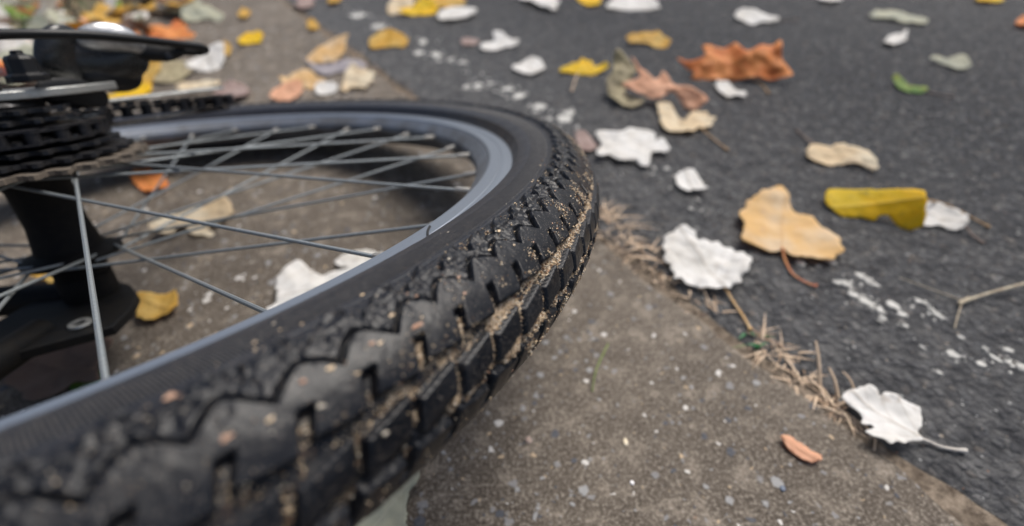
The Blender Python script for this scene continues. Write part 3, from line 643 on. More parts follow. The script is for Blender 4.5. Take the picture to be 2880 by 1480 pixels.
# ---------------------------------------------------------------- fallen leaves
K = {'D': (0, 0, 2880/2576), 'A': (1280, 0, 720/2383), 'B': (2000, 0, 880/2576), 'L': (0, 0, 720/2383), 'C': (600, 0, 720/2576), 'N': (2080, 850, 800/1681)}
def pxs(key, pts):
    ox, oy, s = K[key]; return [(ox+s*x, oy+s*y) for x, y in pts]
def leaf_mesh(name, out2, org, ex, ey_, ez, hfun, res, serr, stem2=None):
    """out2: outline in leaf-plane metres; hfun(x,y)->height"""
    out2 = [np.array(p) for p in spline(out2, 5, closed=True)]
    # resample evenly, add a small serration
    L = [0]
    for i in range(len(out2)): L.append(L[-1]+np.linalg.norm(out2[(i+1) % len(out2)]-out2[i]))
    nn = max(40, int(L[-1]/res*1.8)); px_ = [p[0] for p in out2]+[out2[0][0]]; py_ = [p[1] for p in out2]+[out2[0][1]]
    ss = np.linspace(0, L[-1], nn, endpoint=False); ring = np.stack([np.interp(ss, L, px_), np.interp(ss, L, py_)], 1)
    c = ring.mean(0); sdn = abs(hash(name)) % 97
    sz_ = math.sqrt(L[-1]**2/12)
    k = vnoise(ss/(.12*sz_), ss*0+random.random()*50, 11)+.7*np.abs(vnoise(ss/(.05*sz_), ss*0+3.3, 12))
    dirv = ring-c; dirv /= (np.linalg.norm(dirv, axis=1, keepdims=True)+1e-9); ring = ring+dirv*(k*serr*sz_)[:, None]
    mn, mx = ring.min(0), ring.max(0); ins_ = []
    x = mn[0]+res*.5; row = 0
    def inside(p):
        r_ = False; j = len(ring)-1
        for i in range(len(ring)):
            a, b = ring[i], ring[j]
            if (a[1] > p[1]) != (b[1] > p[1]) and p[0] < (b[0]-a[0])*(p[1]-a[1])/(b[1]-a[1])+a[0]: r_ = not r_
            j = i
        return r_
    while x < mx[0]:
        y = mn[1]+(row % 2)*res*.5
        while y < mx[1]:
            p = np.array([x+random.uniform(-.1, .1)*res, y+random.uniform(-.1, .1)*res])
            if inside(p) and np.min(np.hypot(ring[:, 0]-p[0], ring[:, 1]-p[1])) > res*.5: ins_.append(p)
            y += res
        x += res*.9; row += 1
    allp = [Vector(p) for p in ring]+[Vector(p) for p in ins_]
    vo, _, fo, *_r = delaunay_2d_cdt(allp, [], [list(range(nn))], 1, 1e-7)
    # along/across coordinates for the veins
    P2 = np.array([[v.x, v.y] for v in vo]); cen = P2.mean(0)
    if stem2 is not None: ax = cen-stem2
    else:
        u, s_, vt = np.linalg.svd(P2-cen); ax = vt[0]
    ax = ax/np.linalg.norm(ax); bx = np.array([-ax[1], ax[0]])
    q = P2-cen; a_, b_ = q@ax, q@bx
    H = np.array([hfun(x_, y_) for x_, y_ in q])+.0006*np.exp(-(b_/.0022)**2)
    V3 = [org+ex*p[0]+ey_*p[1]+ez*h for p, h in zip(P2, H)]
    me = bpy.data.meshes.new(name); me.from_pydata([tuple(v) for v in V3], [], [tuple(f) for f in fo]); me.update()
    me.polygons.foreach_set('use_smooth', [True]*len(me.polygons))
    at = me.attributes.new('ab', 'FLOAT_VECTOR', 'POINT'); at.data.foreach_set('vector', np.stack([a_, b_, a_*0], 1).astype(np.float32).ravel())
    return me, cen
def leaf(key, pts, mat, label, stem=None, stemc='tan', tilt=0, h=.004, curl=.45, wave=.6, roll=0, serr=.048, cat='leaf', group=None, name='fallen_leaf', res=None, zmul=1.0):
    P = pxs(key, pts); cx = sum(p[0] for p in P)/len(P); ymax = max(p[1] for p in P)
    base = G(cx, ymax, .001) if tilt else G(cx, sum(p[1] for p in P)/len(P), h)
    if not tilt: n_ = np.array([0, 0, 1.0]); base = np.array([base[0], base[1], h])
    else:
        back = np.array([CAMP[0]-base[0], CAMP[1]-base[1], 0]); back /= np.linalg.norm(back)
        n_ = np.array([0, 0, math.cos(R_(tilt))])+back*math.sin(R_(tilt))
    ez = n_; ex = np.array([1, 0, 0])-n_*n_[0]; ex /= np.linalg.norm(ex); ey_ = np.cross(ez, ex)
    P3 = [on_plane(x, y, base, n_) for x, y in P]; out2 = [np.array([(p-base)@ex, (p-base)@ey_]) for p in P3]
    size = max(np.ptp([o[0] for o in out2]), np.ptp([o[1] for o in out2])); sd_ = random.uniform(0, 100)
    cen0 = np.mean(out2, 0)
    def hf(x, y):
        r2 = (x*x+y*y)/(size*size*.25)
        v = curl*h*1.6*(r2*.9-.25)*(1 if curl else 0)
        v += wave*size*.075*mnoise.noise(Vector((x/size*2.6, y/size*2.6, sd_)))+wave*size*.045*mnoise.noise(Vector((x/size*7, y/size*7, sd_)))+wave*size*.014*mnoise.noise(Vector((x/size*17, y/size*17, sd_)))
        if roll:
            yy = y/(size*.5); v += roll*(yy*yy)
        if not tilt: v = max(v, -h*.75+.0004)
        return v*zmul
    st2 = None; st_w = None
    if stem:
        sp = pxs(key, stem); S3 = [on_plane(sp[0][0], sp[0][1], base, n_)]
        st2 = np.array([(S3[0]-base)@ex, (S3[0]-base)@ey_])
        st_w = [S3[0]]+[G(x, y, .0022) for x, y in sp[1:]]
    me, cen = leaf_mesh(name, out2, base, ex, ey_, ez, hf, res or max(.0017, size/34), serr, st2)
    c3 = Vector(base+ex*cen[0]+ey_*cen[1]); c3.z = 0
    me.transform(Matrix.Translation(-c3))
    o = link(name, me, LM[mat]); o.location = c3
    sm = o.modifiers.new('thickness', 'SOLIDIFY'); sm.thickness = .0004
    tag(o, label, cat, group)
    if st_w is not None:
        pp = spline(st_w, 5); rr_ = [max(.0006, .0011-.0003*math.sin(i/len(pp)*3)) for i in range(len(pp))]; rr_[-1] = .0015; rr_[-2] = .0013
        so_ = MB().tube([Vector(p)-c3 for p in pp], rr_, 8).build('stem', M_stem[stemc], o)
    return o
W = 'white'
leaf('D', [(1673, 606), (1679, 592), (1694, 590), (1702, 580), (1722, 577), (1734, 586), (1748, 589), (1752, 602), (1760, 611), (1776, 604), (1788, 612), (1806, 609), (1818, 619), (1840, 622), (1850, 634), (1868, 638), (1874, 652), (1883, 660), (1876, 678), (1879, 690), (1864, 700), (1858, 712), (1842, 715), (1832, 727), (1812, 724), (1798, 732), (1780, 722), (1762, 724), (1748, 712), (1730, 712), (1712, 702), (1694, 700), (1700, 684), (1688, 676), (1690, 664), (1672, 652), (1676, 640), (1666, 628)], W, 'large white leaf with orange-tipped stem lying across the joint between path and road', [(1822, 722), (1842, 755), (1872, 800), (1888, 830)], 'orange', h=.006, serr=.02, wave=.9)
leaf('D', [(1865, 535), (1885, 505), (1925, 488), (1957, 477), (1975, 490), (1985, 520), (1997, 532), (2040, 545), (2065, 565), (2085, 590), (2110, 622), (2095, 650), (2060, 655), (2030, 645), (2000, 648), (1985, 640), (1967, 622), (1935, 627), (1905, 615), (1870, 605), (1866, 570)], 'apricot', 'pale apricot leaf with curved red stem on the asphalt left of the rolled yellow leaf', [(1968, 624), (1975, 655), (1995, 690), (2030, 712), (2055, 720)], 'red', h=.006)
leaf('D', [(2075, 500), (2090, 470), (2150, 472), (2230, 474), (2310, 478), (2325, 500), (2330, 530), (2326, 558), (2300, 571), (2272, 568), (2255, 558), (2235, 541), (2215, 541), (2200, 552), (2170, 548), (2130, 548), (2112, 545), (2090, 525)], 'yellow', 'bright yellow rolled-up leaf with green spots on the asphalt', [(2318, 500), (2380, 515), (2440, 545), (2490, 572)], 'tan', tilt=38, wave=.18, roll=-.014, serr=.02)
leaf('D', [(2318, 510), (2355, 512), (2400, 530), (2430, 548), (2425, 570), (2400, 578), (2360, 568), (2340, 572), (2312, 566), (2305, 540)], W, 'small white leaf tucked under the right end of the rolled yellow leaf', [(2422, 560), (2445, 590), (2475, 612)], 'grey', tilt=14, wave=.6)
leaf('D', [(2030, 388), (2045, 368), (2065, 358), (2095, 363), (2125, 360), (2165, 378), (2200, 402), (2197, 430), (2182, 424), (2165, 414), (2110, 410), (2090, 418), (2065, 412), (2035, 398)], 'cream', 'cream-orange arched leaf with brown stem pointing back on the asphalt', [(2045, 362), (2025, 345), (2003, 328)], 'grey', tilt=12, h=.008, roll=-.006)
leaf('D', [(1498, 338), (1520, 332), (1560, 336), (1585, 328), (1620, 330), (1645, 337), (1650, 354), (1665, 350), (1682, 380), (1650, 384), (1636, 388), (1632, 417), (1608, 413), (1600, 402), (1570, 404), (1545, 400), (1534, 390), (1512, 398), (1500, 392), (1510, 372), (1512, 358)], W, 'ragged many-lobed white leaf just beyond the top right of the tyre', h=.005, serr=.012)
leaf('D', [(1450, 335), (1480, 340), (1500, 368), (1492, 378), (1470, 380), (1452, 360)], 'pink', 'small pinkish leaf scrap between the tyre and the ragged white leaf', h=.003)
leaf('D', [(1700, 445), (1720, 432), (1747, 430), (1760, 455), (1774, 477), (1750, 482), (1715, 476)], W, 'small plain white leaf on the asphalt above the large white leaf', h=.004)
leaf('N', [(600, 570), (640, 530), (710, 520), (750, 500), (800, 520), (830, 565), (850, 540), (900, 550), (960, 580), (1010, 610), (1050, 640), (1060, 700), (1050, 760), (1052, 830), (1000, 830), (960, 858), (920, 845), (870, 855), (830, 820), (740, 790), (735, 770), (790, 745), (780, 722), (715, 722), (730, 680), (680, 640), (620, 600)], W, 'torn white leaf with two notches at the end of the dry grass, lower right', [(1050, 800), (1120, 825), (1200, 858), (1340, 880)], 'white', h=.006, serr=.02)
leaf('D', [(830, 1330), (880, 1290), (960, 1225), (1040, 1178), (1058, 1200), (1050, 1222), (1032, 1240), (1024, 1290), (1022, 1350), (1000, 1420), (900, 1440), (820, 1400)], 'pale', 'pale grey-green leaf poking out under the near bottom of the tyre', h=.004)
leaf('D', [(388, 572), (410, 553), (440, 545), (470, 530), (520, 512), (562, 505), (585, 525), (575, 555), (525, 575), (538, 590), (492, 598), (470, 578), (450, 575), (432, 592), (400, 590)], 'cream', 'crumpled cream leaf on the path seen between the spokes', tilt=10, h=.006)
leaf('D', [(686, 785), (690, 745), (712, 695), (755, 665), (795, 690), (850, 680), (950, 668), (965, 700), (850, 770), (740, 810)], W, 'big white leaf inside the wheel against the near rim', h=.006)
leaf('D', [(842, 662), (870, 640), (925, 628), (975, 645), (960, 668), (880, 674)], W, 'little white leaf inside the wheel above the big white one', h=.003)
leaf('D', [(350, 748), (380, 742), (415, 742), (440, 735), (446, 770), (425, 790), (400, 795), (372, 806), (345, 792)], 'gold', 'mustard yellow leaf on the path below the spokes', h=.005)
leaf('D', [(68, 692), (110, 682), (155, 675), (205, 690), (203, 708), (165, 722), (130, 712), (90, 700)], 'gold', 'orange-yellow leaf below the hub behind the stays', h=.006)
leaf('D', [(25, 950), (50, 900), (150, 868), (230, 848), (278, 868), (240, 905), (252, 960), (190, 965), (150, 990), (110, 1002), (60, 995), (35, 975)], 'brown', 'large brown leaf on the ground under the black dropout', h=.006)
leaf('D', [(180, 975), (215, 945), (252, 935), (262, 962), (200, 990)], 'green', 'dark green leaf beside the large brown leaf near the rim', h=.004)
# the plane leaves
leaf('D', [(1703, 152), (1738, 157), (1772, 146), (1768, 110), (1800, 116), (1830, 112), (1853, 102), (1868, 125), (1882, 135), (1910, 120), (1935, 118), (1962, 106), (1966, 135), (1970, 152), (1995, 186), (1960, 196), (1915, 200), (1870, 202), (1820, 200), (1770, 204), (1738, 206), (1744, 188), (1725, 172)], 'rust', 'large rust-orange pointed leaf standing up on the asphalt', [(1888, 200), (1915, 212), (1935, 236)], 'tan', tilt=34, wave=1.2, serr=.006)
leaf('A', [(1480, 520), (1540, 510), (1620, 580), (1690, 640), (1620, 760), (1580, 840), (1700, 900), (1770, 935), (1700, 1000), (1600, 1010), (1480, 940), (1420, 850), (1408, 730), (1470, 650)], 'mottled', 'mottled tan leaf propped behind the peach leaf', tilt=26, wave=1.2, serr=.02)
leaf('A', [(1640, 555), (1700, 605), (1780, 680), (1860, 730), (1905, 690), (1940, 645), (1985, 720), (2020, 780), (2150, 830), (2250, 880), (2345, 940), (2300, 1000), (2210, 1042), (2130, 1000), (2080, 920), (2000, 868), (1900, 930), (1780, 905), (1600, 840), (1555, 805), (1650, 760), (1720, 710)], 'peach', 'peach-coloured spiky leaf arched over a dark hollow', tilt=30, wave=1.0, serr=.008)
leaf('A', [(1900, 975), (1960, 960), (2025, 1000), (2085, 1080), (2150, 1110), (2200, 1050), (2300, 1060), (2385, 1105), (2360, 1170), (2260, 1190), (2200, 1222), (2100, 1232), (1950, 1190), (1940, 1130), (1902, 1040)], 'cream', 'pale cream leaf with brown stem in front of the peach leaf', [(2280, 1185), (2400, 1290), (2540, 1400)], 'tan', h=.005)
leaf('A', [(985, 645), (1050, 610), (1120, 590), (1180, 560), (1250, 568), (1300, 612), (1400, 598), (1402, 650), (1300, 680), (1200, 702), (1100, 690), (1000, 672)], 'yellow', 'yellow leaf with pale stem hanging towards the camera', [(1140, 690), (1110, 770), (1085, 850)], 'straw', tilt=16, wave=.8)
leaf('A', [(240, 425), (300, 390), (368, 372), (358, 312), (430, 308), (500, 358), (570, 370), (588, 410), (520, 432), (450, 442), (380, 474), (290, 482), (245, 460)], W, 'white leaf with raised lobe alone on asphalt beyond the paint chips', tilt=10)
leaf('A', [(535, 620), (620, 580), (700, 550), (790, 560), (828, 620), (780, 672), (700, 692), (620, 672), (560, 655)], W, 'rounded white leaf between the raised white leaf and the yellow leaf', h=.004)
leaf('A', [(1608, 352), (1700, 320), (1800, 310), (1870, 296), (1950, 340), (1998, 385), (1970, 432), (1900, 446), (1840, 430), (1780, 398), (1700, 400), (1625, 408)], 'gold', 'arched yellow-orange leaf beyond the rust-orange leaf', tilt=15)
leaf('A', [(600, -30), (720, -60), (900, -50), (950, 10), (925, 95), (850, 82), (790, 75), (720, 32), (640, 10)], W, 'white leaf cut by the top edge, left of centre', h=.006)
leaf('A', [(1415, 40), (1450, 10), (1520, -20), (1700, -30), (1820, -10), (1888, 40), (1882, 85), (1780, 92), (1600, 98), (1480, 95), (1420, 80)], W, 'long white leaf at the top edge with brownish tip', tilt=8)
leaf('A', [(1130, -20), (1240, -40), (1345, -10), (1335, 38), (1240, 52), (1190, 20)], 'yellow', 'yellow-green leaf scrap at the top edge', h=.004)
leaf('B', [(195, 130), (240, 90), (350, 88), (430, 115), (525, 142), (532, 182), (440, 182), (400, 192), (350, 206), (290, 182), (220, 160)], W, 'white leaf with thin reddish stem, upper right asphalt', [(530, 165), (610, 168), (720, 160)], 'grey', tilt=8)
leaf('B', [(1320, 130), (1380, 90), (1500, 88), (1600, 110), (1680, 140), (1765, 165), (1745, 205), (1660, 195), (1580, 185), (1480, 158), (1360, 150)], 'pale', 'long pale leaf with greyish end at the far upper right', tilt=8)
leaf('B', [(1418, 345), (1480, 290), (1560, 280), (1605, 272), (1592, 330), (1500, 372), (1440, 365)], W, 'small white triangular leaf alone in the upper right', h=.004)
leaf('B', [(1788, 500), (1850, 468), (1950, 478), (2050, 455), (2130, 522), (2080, 575), (2000, 572), (1940, 530), (1850, 512)], 'pale', 'pale olive arched leaf near the right edge', tilt=16)
leaf('B', [(1498, 640), (1550, 638), (1620, 690), (1700, 715), (1765, 735), (1750, 770), (1650, 762), (1600, 750), (1540, 718)], 'green', 'green and orange leaf sliver on the right asphalt', [(1760, 752), (1860, 775), (1990, 800)], 'grey', tilt=12)
leaf('B', [(45, 690), (100, 682), (150, 692), (200, 740), (282, 768), (262, 800), (200, 790), (130, 795), (60, 742)], W, 'small white leaf in front of the rust-orange leaf', h=.004)
leaf('B', [(880, -20), (980, -30), (1075, -10), (1060, 8), (1000, 18), (920, 12)], W, 'white leaf just inside the top edge, right of centre', h=.004)
leaf('B', [(2180, -25), (2300, -30), (2400, -10), (2380, 15), (2260, 18), (2190, 5)], 'yellow', 'yellow leaf at the top edge near the right corner', h=.004)
leaf('B', [(2505, 185), (2560, 150), (2640, 160), (2640, 215), (2560, 218), (2520, 210)], 'rust', 'small orange leaf cut by the right edge near the top', h=.004)
leaf('C', [(1570, 400), (1640, 350), (1700, 310), (1780, 300), (1850, 330), (1920, 370), (1962, 410), (1920, 485), (1800, 472), (1720, 480), (1650, 492), (1580, 490)], 'gold', 'crinkled yellow-orange leaf beside the worn white line', tilt=14)
leaf('C', [(945, 605), (1000, 535), (1080, 480), (1150, 430), (1250, 385), (1345, 372), (1340, 430), (1295, 560), (1250, 600), (1200, 622), (1080, 640), (980, 645)], 'apricot', 'folded apricot leaf standing at the back of the leaf pile behind the wheel', tilt=24)
leaf('C', [(935, 620), (1040, 650), (1150, 655), (1250, 620), (1350, 590), (1480, 620), (1545, 675), (1450, 720), (1300, 725), (1200, 745), (1130, 765), (1040, 730)], 'lilac', 'lilac-grey leaf in the middle of the leaf pile behind the wheel', tilt=12)
leaf('C', [(1290, 905), (1310, 820), (1330, 740), (1400, 650), (1480, 700), (1615, 725), (1590, 800), (1550, 885), (1480, 888), (1400, 870), (1345, 935)], 'cream', 'cream-yellow leaf at the right end of the pile behind the wheel', tilt=22)
leaf('C', [(685, 790), (760, 770), (850, 720), (950, 700), (1040, 770), (1120, 810), (1050, 890), (960, 900), (900, 880), (780, 850), (710, 850)], 'apricot', 'pale yellow folded leaf in the front of the pile behind the wheel', tilt=16)
leaf('C', [(578, 965), (640, 880), (740, 840), (850, 820), (905, 870), (860, 960), (780, 1010), (700, 1025), (620, 1012)], 'peach', 'orange-pink curled leaf at the left end of the pile behind the wheel', tilt=18)
leaf('C', [(1035, 860), (1150, 838), (1240, 862), (1245, 910), (1200, 955), (1150, 962), (1060, 962), (1035, 920)], W, 'bright white leaf at the front of the pile behind the wheel', tilt=12)
leaf('C', [(245, 405), (290, 360), (350, 338), (485, 328), (480, 400), (455, 445), (380, 440), (295, 462)], 'yellow', 'small yellow leaf alone on the path left of the pile', tilt=12)
leaf('C', [(250, 130), (300, 90), (365, 110), (345, 180), (270, 182)], 'gold', 'tiny orange leaf bit on the path at the top', h=.004)
leaf('C', [(945, 215), (1010, 200), (1055, 260), (1000, 305), (950, 270)], 'gold', 'tiny orange leaf bit on the joint between path and road', h=.004)
leaf('C', [(825, 60), (850, 10), (920, -20), (1010, 5), (990, 60), (930, 95), (860, 90)], 'pink', 'pinkish leaf at the top edge beside the path', h=.005)
leaf('C', [(1150, 20), (1180, -30), (1280, -30), (1260, 20), (1200, 45)], 'gold', 'ochre leaf tip at the top edge beside the worn line', h=.005)
leaf('C', [(1750, 105), (1780, 20), (1850, -40), (1990, -50), (2010, 60), (1950, 130), (1850, 140), (1800, 155)], 'cream', 'cream leaf at the left of the pile on the top edge', tilt=14)
leaf('C', [(1860, 110), (2000, 60), (2100, -10), (2230, 20), (2240, 120), (2150, 160), (2050, 150), (1950, 155)], 'yellow', 'yellow-green leaf in the middle of the pile on the top edge', tilt=16)
leaf('C', [(2190, -60), (2350, -80), (2500, -30), (2515, 60), (2420, 85), (2300, 82), (2210, 50)], 'gold', 'golden leaf at the right of the pile on the top edge', tilt=10)
leaf('C', [(2255, 150), (2330, 105), (2420, 90), (2520, 88), (2640, 105), (2600, 160), (2500, 185), (2380, 205), (2290, 195)], W, 'cream-white leaf in front of the pile on the top edge', h=.006)
leaf('L', [(1735, 600), (1800, 560), (1870, 510), (1960, 440), (2085, 418), (2080, 520), (2040, 640), (1980, 662), (1880, 660), (1780, 645)], W, 'upright white leaf behind the cable loop', tilt=30)
leaf('L', [(2080, 400), (2140, 415), (2140, 500), (2090, 530), (2065, 470)], 'gold', 'small brown-orange leaf touching the upright white leaf', tilt=14)
leaf('L', [(1265, 735), (1300, 650), (1360, 590), (1430, 555), (1510, 560), (1490, 640), (1440, 720), (1400, 800), (1310, 780)], 'gold', 'golden curled leaf beneath the derailleur', tilt=30)
leaf('L', [(1450, 600), (1510, 560), (1600, 555), (1740, 600), (1768, 680), (1700, 740), (1590, 785), (1450, 765), (1420, 700)], 'mottled', 'tan leaf beside the golden curled leaf', tilt=14)
leaf('L', [(965, 890), (1080, 860), (1160, 800), (1240, 770), (1400, 800), (1370, 880), (1240, 920), (1090, 955), (1000, 930)], 'yellow', 'lemon yellow leaf behind the silver cage plate', tilt=8)
leaf('L', [(1340, 335), (1370, 270), (1440, 240), (1560, 250), (1650, 200), (1730, 240), (1745, 290), (1835, 335), (1760, 375), (1650, 360), (1500, 355), (1400, 345)], 'rust', 'orange leaf just above the cable loop', tilt=14)
leaf('L', [(1690, 90), (1780, 50), (1880, 55), (1965, 65), (2075, 150), (2045, 215), (1960, 180), (1890, 170), (1760, 195), (1690, 150)], 'pale', 'pale green leaf arched on the path at the top left', tilt=14)
leaf('L', [(1985, 890), (2060, 820), (2150, 780), (2240, 790), (2320, 860), (2250, 915), (2140, 925), (2040, 905)], 'pink', 'pinkish brown leaf behind the end of the chain cage', h=.005)
leaf('L', [(1640, 800), (1760, 770), (1900, 750), (2030, 760), (2020, 810), (1850, 840), (1700, 850)], 'cream', 'beige leaf lying behind the chain cage', h=.004)
leaf('D', [(1962, 1100), (1985, 1098), (2010, 1112), (2040, 1135), (2064, 1150), (2050, 1165), (2020, 1155), (1990, 1135)], 'peach', 'small reddish leaf sliver flat on the path, lower right', h=.002)
leaf('D', [(560, 225), (590, 212), (620, 220), (625, 240), (590, 250), (562, 245)], 'pink', 'dusty pink leaf at the rim top left of the pile', h=.004)
leaf('D', [(1160, 100), (1185, 96), (1205, 104), (1190, 114), (1165, 112)], 'pink', 'tiny pink-brown leaf bit beyond the worn white line', h=.002)
leaf('D', [(335, 440), (370, 430), (410, 440), (420, 470), (385, 480), (345, 470)], 'rust', 'small rust leaf in the shade under the cassette', h=.004)

# ---------------------------------------------------------------- leaf litter on the verge behind the derailleur (each leaf its own)
def generic_outline(L, Wd, lobes, rnd):
    pts = []
    for i in range(18):
        t = 2*math.pi*i/18; r_ = 1+.18*math.cos(lobes*t+.4)*rnd.uniform(.5, 1.2)+rnd.uniform(-.08, .08)
        pts.append(np.array([L*.5*math.cos(t)*r_, Wd*.5*math.sin(t)*r_]))
    return pts
LR = random.Random(21)
LAB = {'white': 'white fallen leaf in the litter on the grassy verge behind the bicycle', 'gold': 'golden fallen leaf in the litter on the grassy verge behind the bicycle',
       'brown': 'dark brown fallen leaf in the litter on the grassy verge behind the bicycle', 'pale': 'pale green fallen leaf in the litter on the grassy verge behind the bicycle',
       'rust': 'rust-coloured fallen leaf in the litter on the grassy verge behind the bicycle', 'cream': 'cream fallen leaf in the litter on the grassy verge behind the bicycle',
       'peach': 'peach fallen leaf in the litter on the grassy verge behind the bicycle', 'green': 'green fallen leaf in the litter on the grassy verge behind the bicycle'}
for i in range(150):
    px = LR.uniform(-120, 560); lim = 300-px*.42 if px < 430 else 60
    py = LR.uniform(-70, max(20, lim)) if px < 430 else LR.uniform(-60, 50)
    p = G(px, py); mt = LR.choices(list(LAB), [5, 4, 5, 5, 3, 3, 2, 3])[0]
    L = LR.uniform(.045, .085); out2 = generic_outline(L, L*LR.uniform(.6, .95), LR.choice((3, 5)), LR)
    til = LR.uniform(0, 38) if LR.random() < .6 else 5; aa = LR.uniform(0, 6.28)
    n_ = Vector((math.sin(R_(til))*math.cos(aa), math.sin(R_(til))*math.sin(aa), math.cos(R_(til)))); sp = LR.uniform(0, 6.28)
    e1 = n_.orthogonal().normalized(); e2 = n_.cross(e1); ex = e1*math.cos(sp)+e2*math.sin(sp); ey2 = n_.cross(ex)
    base = np.array([p[0], p[1], .008+L*.5*math.sin(R_(til))*.8+LR.uniform(0, .012)]); sdd = LR.uniform(0, 99)
    hf = lambda x, y: .22*L*((x*x+y*y)/(L*L*.25))*LR.choice((1, 1))*.5+.1*L*mnoise.noise(Vector((x/L*3, y/L*3, sdd)))
    me, cen = leaf_mesh('fallen_leaf', out2, np.zeros(3), np.array(ex), np.array(ey2), np.array(n_), hf, L/9, .02)
    o = link('fallen_leaf', me, LM[mt]); o.location = base; tag(o, LAB[mt], 'leaf', mt+' leaves in the litter on the verge')
    o.modifiers.new('thickness', 'SOLIDIFY').thickness = .0004
# grass on the verge
gm = MB(); GR = random.Random(4)
def blade(b, hgt, wd, lean, az, mi=0, seg=4, zf=1.0):
    dx, dy = math.cos(az), math.sin(az); V = []
    for i in range(seg+1):
        t = i/seg; k = lean*t*t; ww = wd*(1-t)**.7*.5
        c = (b[0]+dx*hgt*k, b[1]+dy*hgt*k, b[2]+hgt*t*(1-.35*lean*t)*zf); V += [(c[0]-dy*ww, c[1]+dx*ww, c[2]), (c[0]+dy*ww, c[1]-dx*ww, c[2])]
    gm_cur.add(V, [(2*i, 2*i+1, 2*i+3, 2*i+2) for i in range(seg)], mi)
gm_cur = gm
for i in range(2600):
    px = GR.uniform(-200, 520)+GR.gauss(0, 30); lim = 180-px*.40
    py = GR.uniform(-90, max(-20, lim)); p = G(px, py)
    blade((p[0], p[1], 0), GR.uniform(.02, .055), GR.uniform(.0018, .0035), GR.uniform(.2, 1.4), GR.uniform(0, 6.28), GR.choice((0, 0, 1, 2)))
gmat = [mat_plain('grass_green', (.06, .11, .03), (.10, .17, .05), .6), mat_plain('grass_olive', (.14, .15, .05), (.20, .19, .08), .6), M_stem['straw']]
gm.build('grass', gmat)['kind'] = 'stuff'
# verge soil patch
vp = [G(*q) for q in ((-700, 330), (330, 128), (420, 60), (520, -60), (640, -160), (-900, -200))]
me = bpy.data.meshes.new('soil'); me.from_pydata([(p[0], p[1], .004) for p in vp], [], [tuple(range(len(vp)))]); me.update()
if me.polygons[0].normal.z < 0: me.flip_normals()
tag(link('soil', me, mat_soil()), kind='structure')
# twigs behind the derailleur and on the road
def twig(pts, rad, label, mat='twig', key='D', z=.003, name='twig'):
    P = [G(x, y, zz) for (x, y), zz in zip(pxs(key, [q[:2] for q in pts]), [q[2] if len(q) > 2 else z for q in pts])]
    pp = spline(P, 5); o_ = MB().tube(pp, [rad*(1-.5*i/len(pp)) for i in range(len(pp))], 8); return o_
def twig2(pts, r0, r1):
    P = [G(x, y, z) for (x, y, z) in [(a*K1_, b*K1_, c) for a, b, c in pts]]
    return MB().tube(P, [r0+(r1-r0)*i/(len(P)-1) for i in range(len(P))], 8)
K1_ = 2880/2576
t_ = twig2([(2660, 694, .010), (2576, 714, .007), (2500, 734, .005), (2428, 756, .003)], .0011, .0009)
t2 = twig2([(2438, 752, .004), (2425, 758, .0035), (2412, 764, .003)], .0018, .0014); t_.add(t2.v, t2.f)
t2 = twig2([(2425, 757, .003), (2350, 730, .003), (2262, 698, .002)], .0004, .0003); t_.add(t2.v, t2.f)
t2 = twig2([(2420, 760, .003), (2408, 800, .003), (2402, 825, .002)], .0004, .0003); t_.add(t2.v, t2.f)
tag(t_.build('twig', M_stem['twig']), 'pale forked twig entering from the right edge of the asphalt', 'twig')
b0 = G(255, 110); tt_ = MB().tube([(b0[0], b0[1], 0), (b0[0]-.004, b0[1], .07), (b0[0]+.004, b0[1]+.01, .16)], [.004, .0035, .003], 8)
tag(tt_.build('plant_stalk', mat_plain('dark_stalk', (.03, .035, .02), (.05, .05, .03))), 'dark upright stalk rising from the verge behind the derailleur', 'stalk')

# ---------------------------------------------------------------- dry grass along the joint
M_brownstraw = mat_plain('brown_straw', (.30, .20, .13), (.40, .29, .20))
def tuft(name, px, py, n_, spread, hmax, label, green=0, flat=1.0, seed=0):
    n_ = int(n_*1.1); hmax *= .75
    global gm_cur
    q = random.Random(seed); gm_cur = MB(); c = G(px, py)
    for i in range(n_):
        s_ = q.gauss(0, spread); o_ = q.gauss(0, spread*.28); b = c[:2]+sdir*s_+sn*o_
        hgt = q.uniform(.35, 1)*hmax; blade((b[0], b[1], -.002), hgt, q.uniform(.0012, .0030), q.uniform(.8, 2.0)*flat, q.uniform(0, 6.28), 1 if q.random() < green else q.choice((0, 0, 2)), 5, q.choice((.12, .25, .4, .9)))
    o = gm_cur.build(name, [M_stem['straw'], gmat[0], M_brownstraw]); o.modifiers.new('thickness', 'SOLIDIFY').thickness = .0002; tag(o, label, 'dry grass', 'dry grass tufts in the joint'); return o
K1 = 2880/2576
tuft('dry_grass_tuft', 1540*K1, 552*K1, 75, .014, .026, 'dry grass tuft in the joint close beside the tyre', seed=1)
tuft('dry_grass_tuft', 1612*K1, 628*K1, 90, .016, .024, 'dry grass tuft touching the left edge of the large white leaf', seed=2)
tuft('dry_grass_tuft', 1770*K1, 750*K1, 60, .018, .018, 'low dry grass tuft left of the orange-tipped stem', seed=3)
tuft('dry_grass_tuft', 1930*K1, 868*K1, 90, .013, .022, 'bushy dry grass tuft with green blades at the end of the orange-tipped stem', .04, seed=4)
tuft('dry_grass_tuft', 2000*K1, 925*K1, 46, .012, .014, 'sparse dry grass tuft halfway along the joint', seed=5)
tuft('dry_grass_tuft', 2090*K1, 1010*K1, 60, .012, .020, 'dry grass tuft at the tip of the torn white leaf', seed=6)
tuft('dry_grass_tuft', 1400*K1, 405*K1, 20, .012, .010, 'dry grass tuft half hidden behind the top of the tyre', seed=8)
gm_cur = MB()
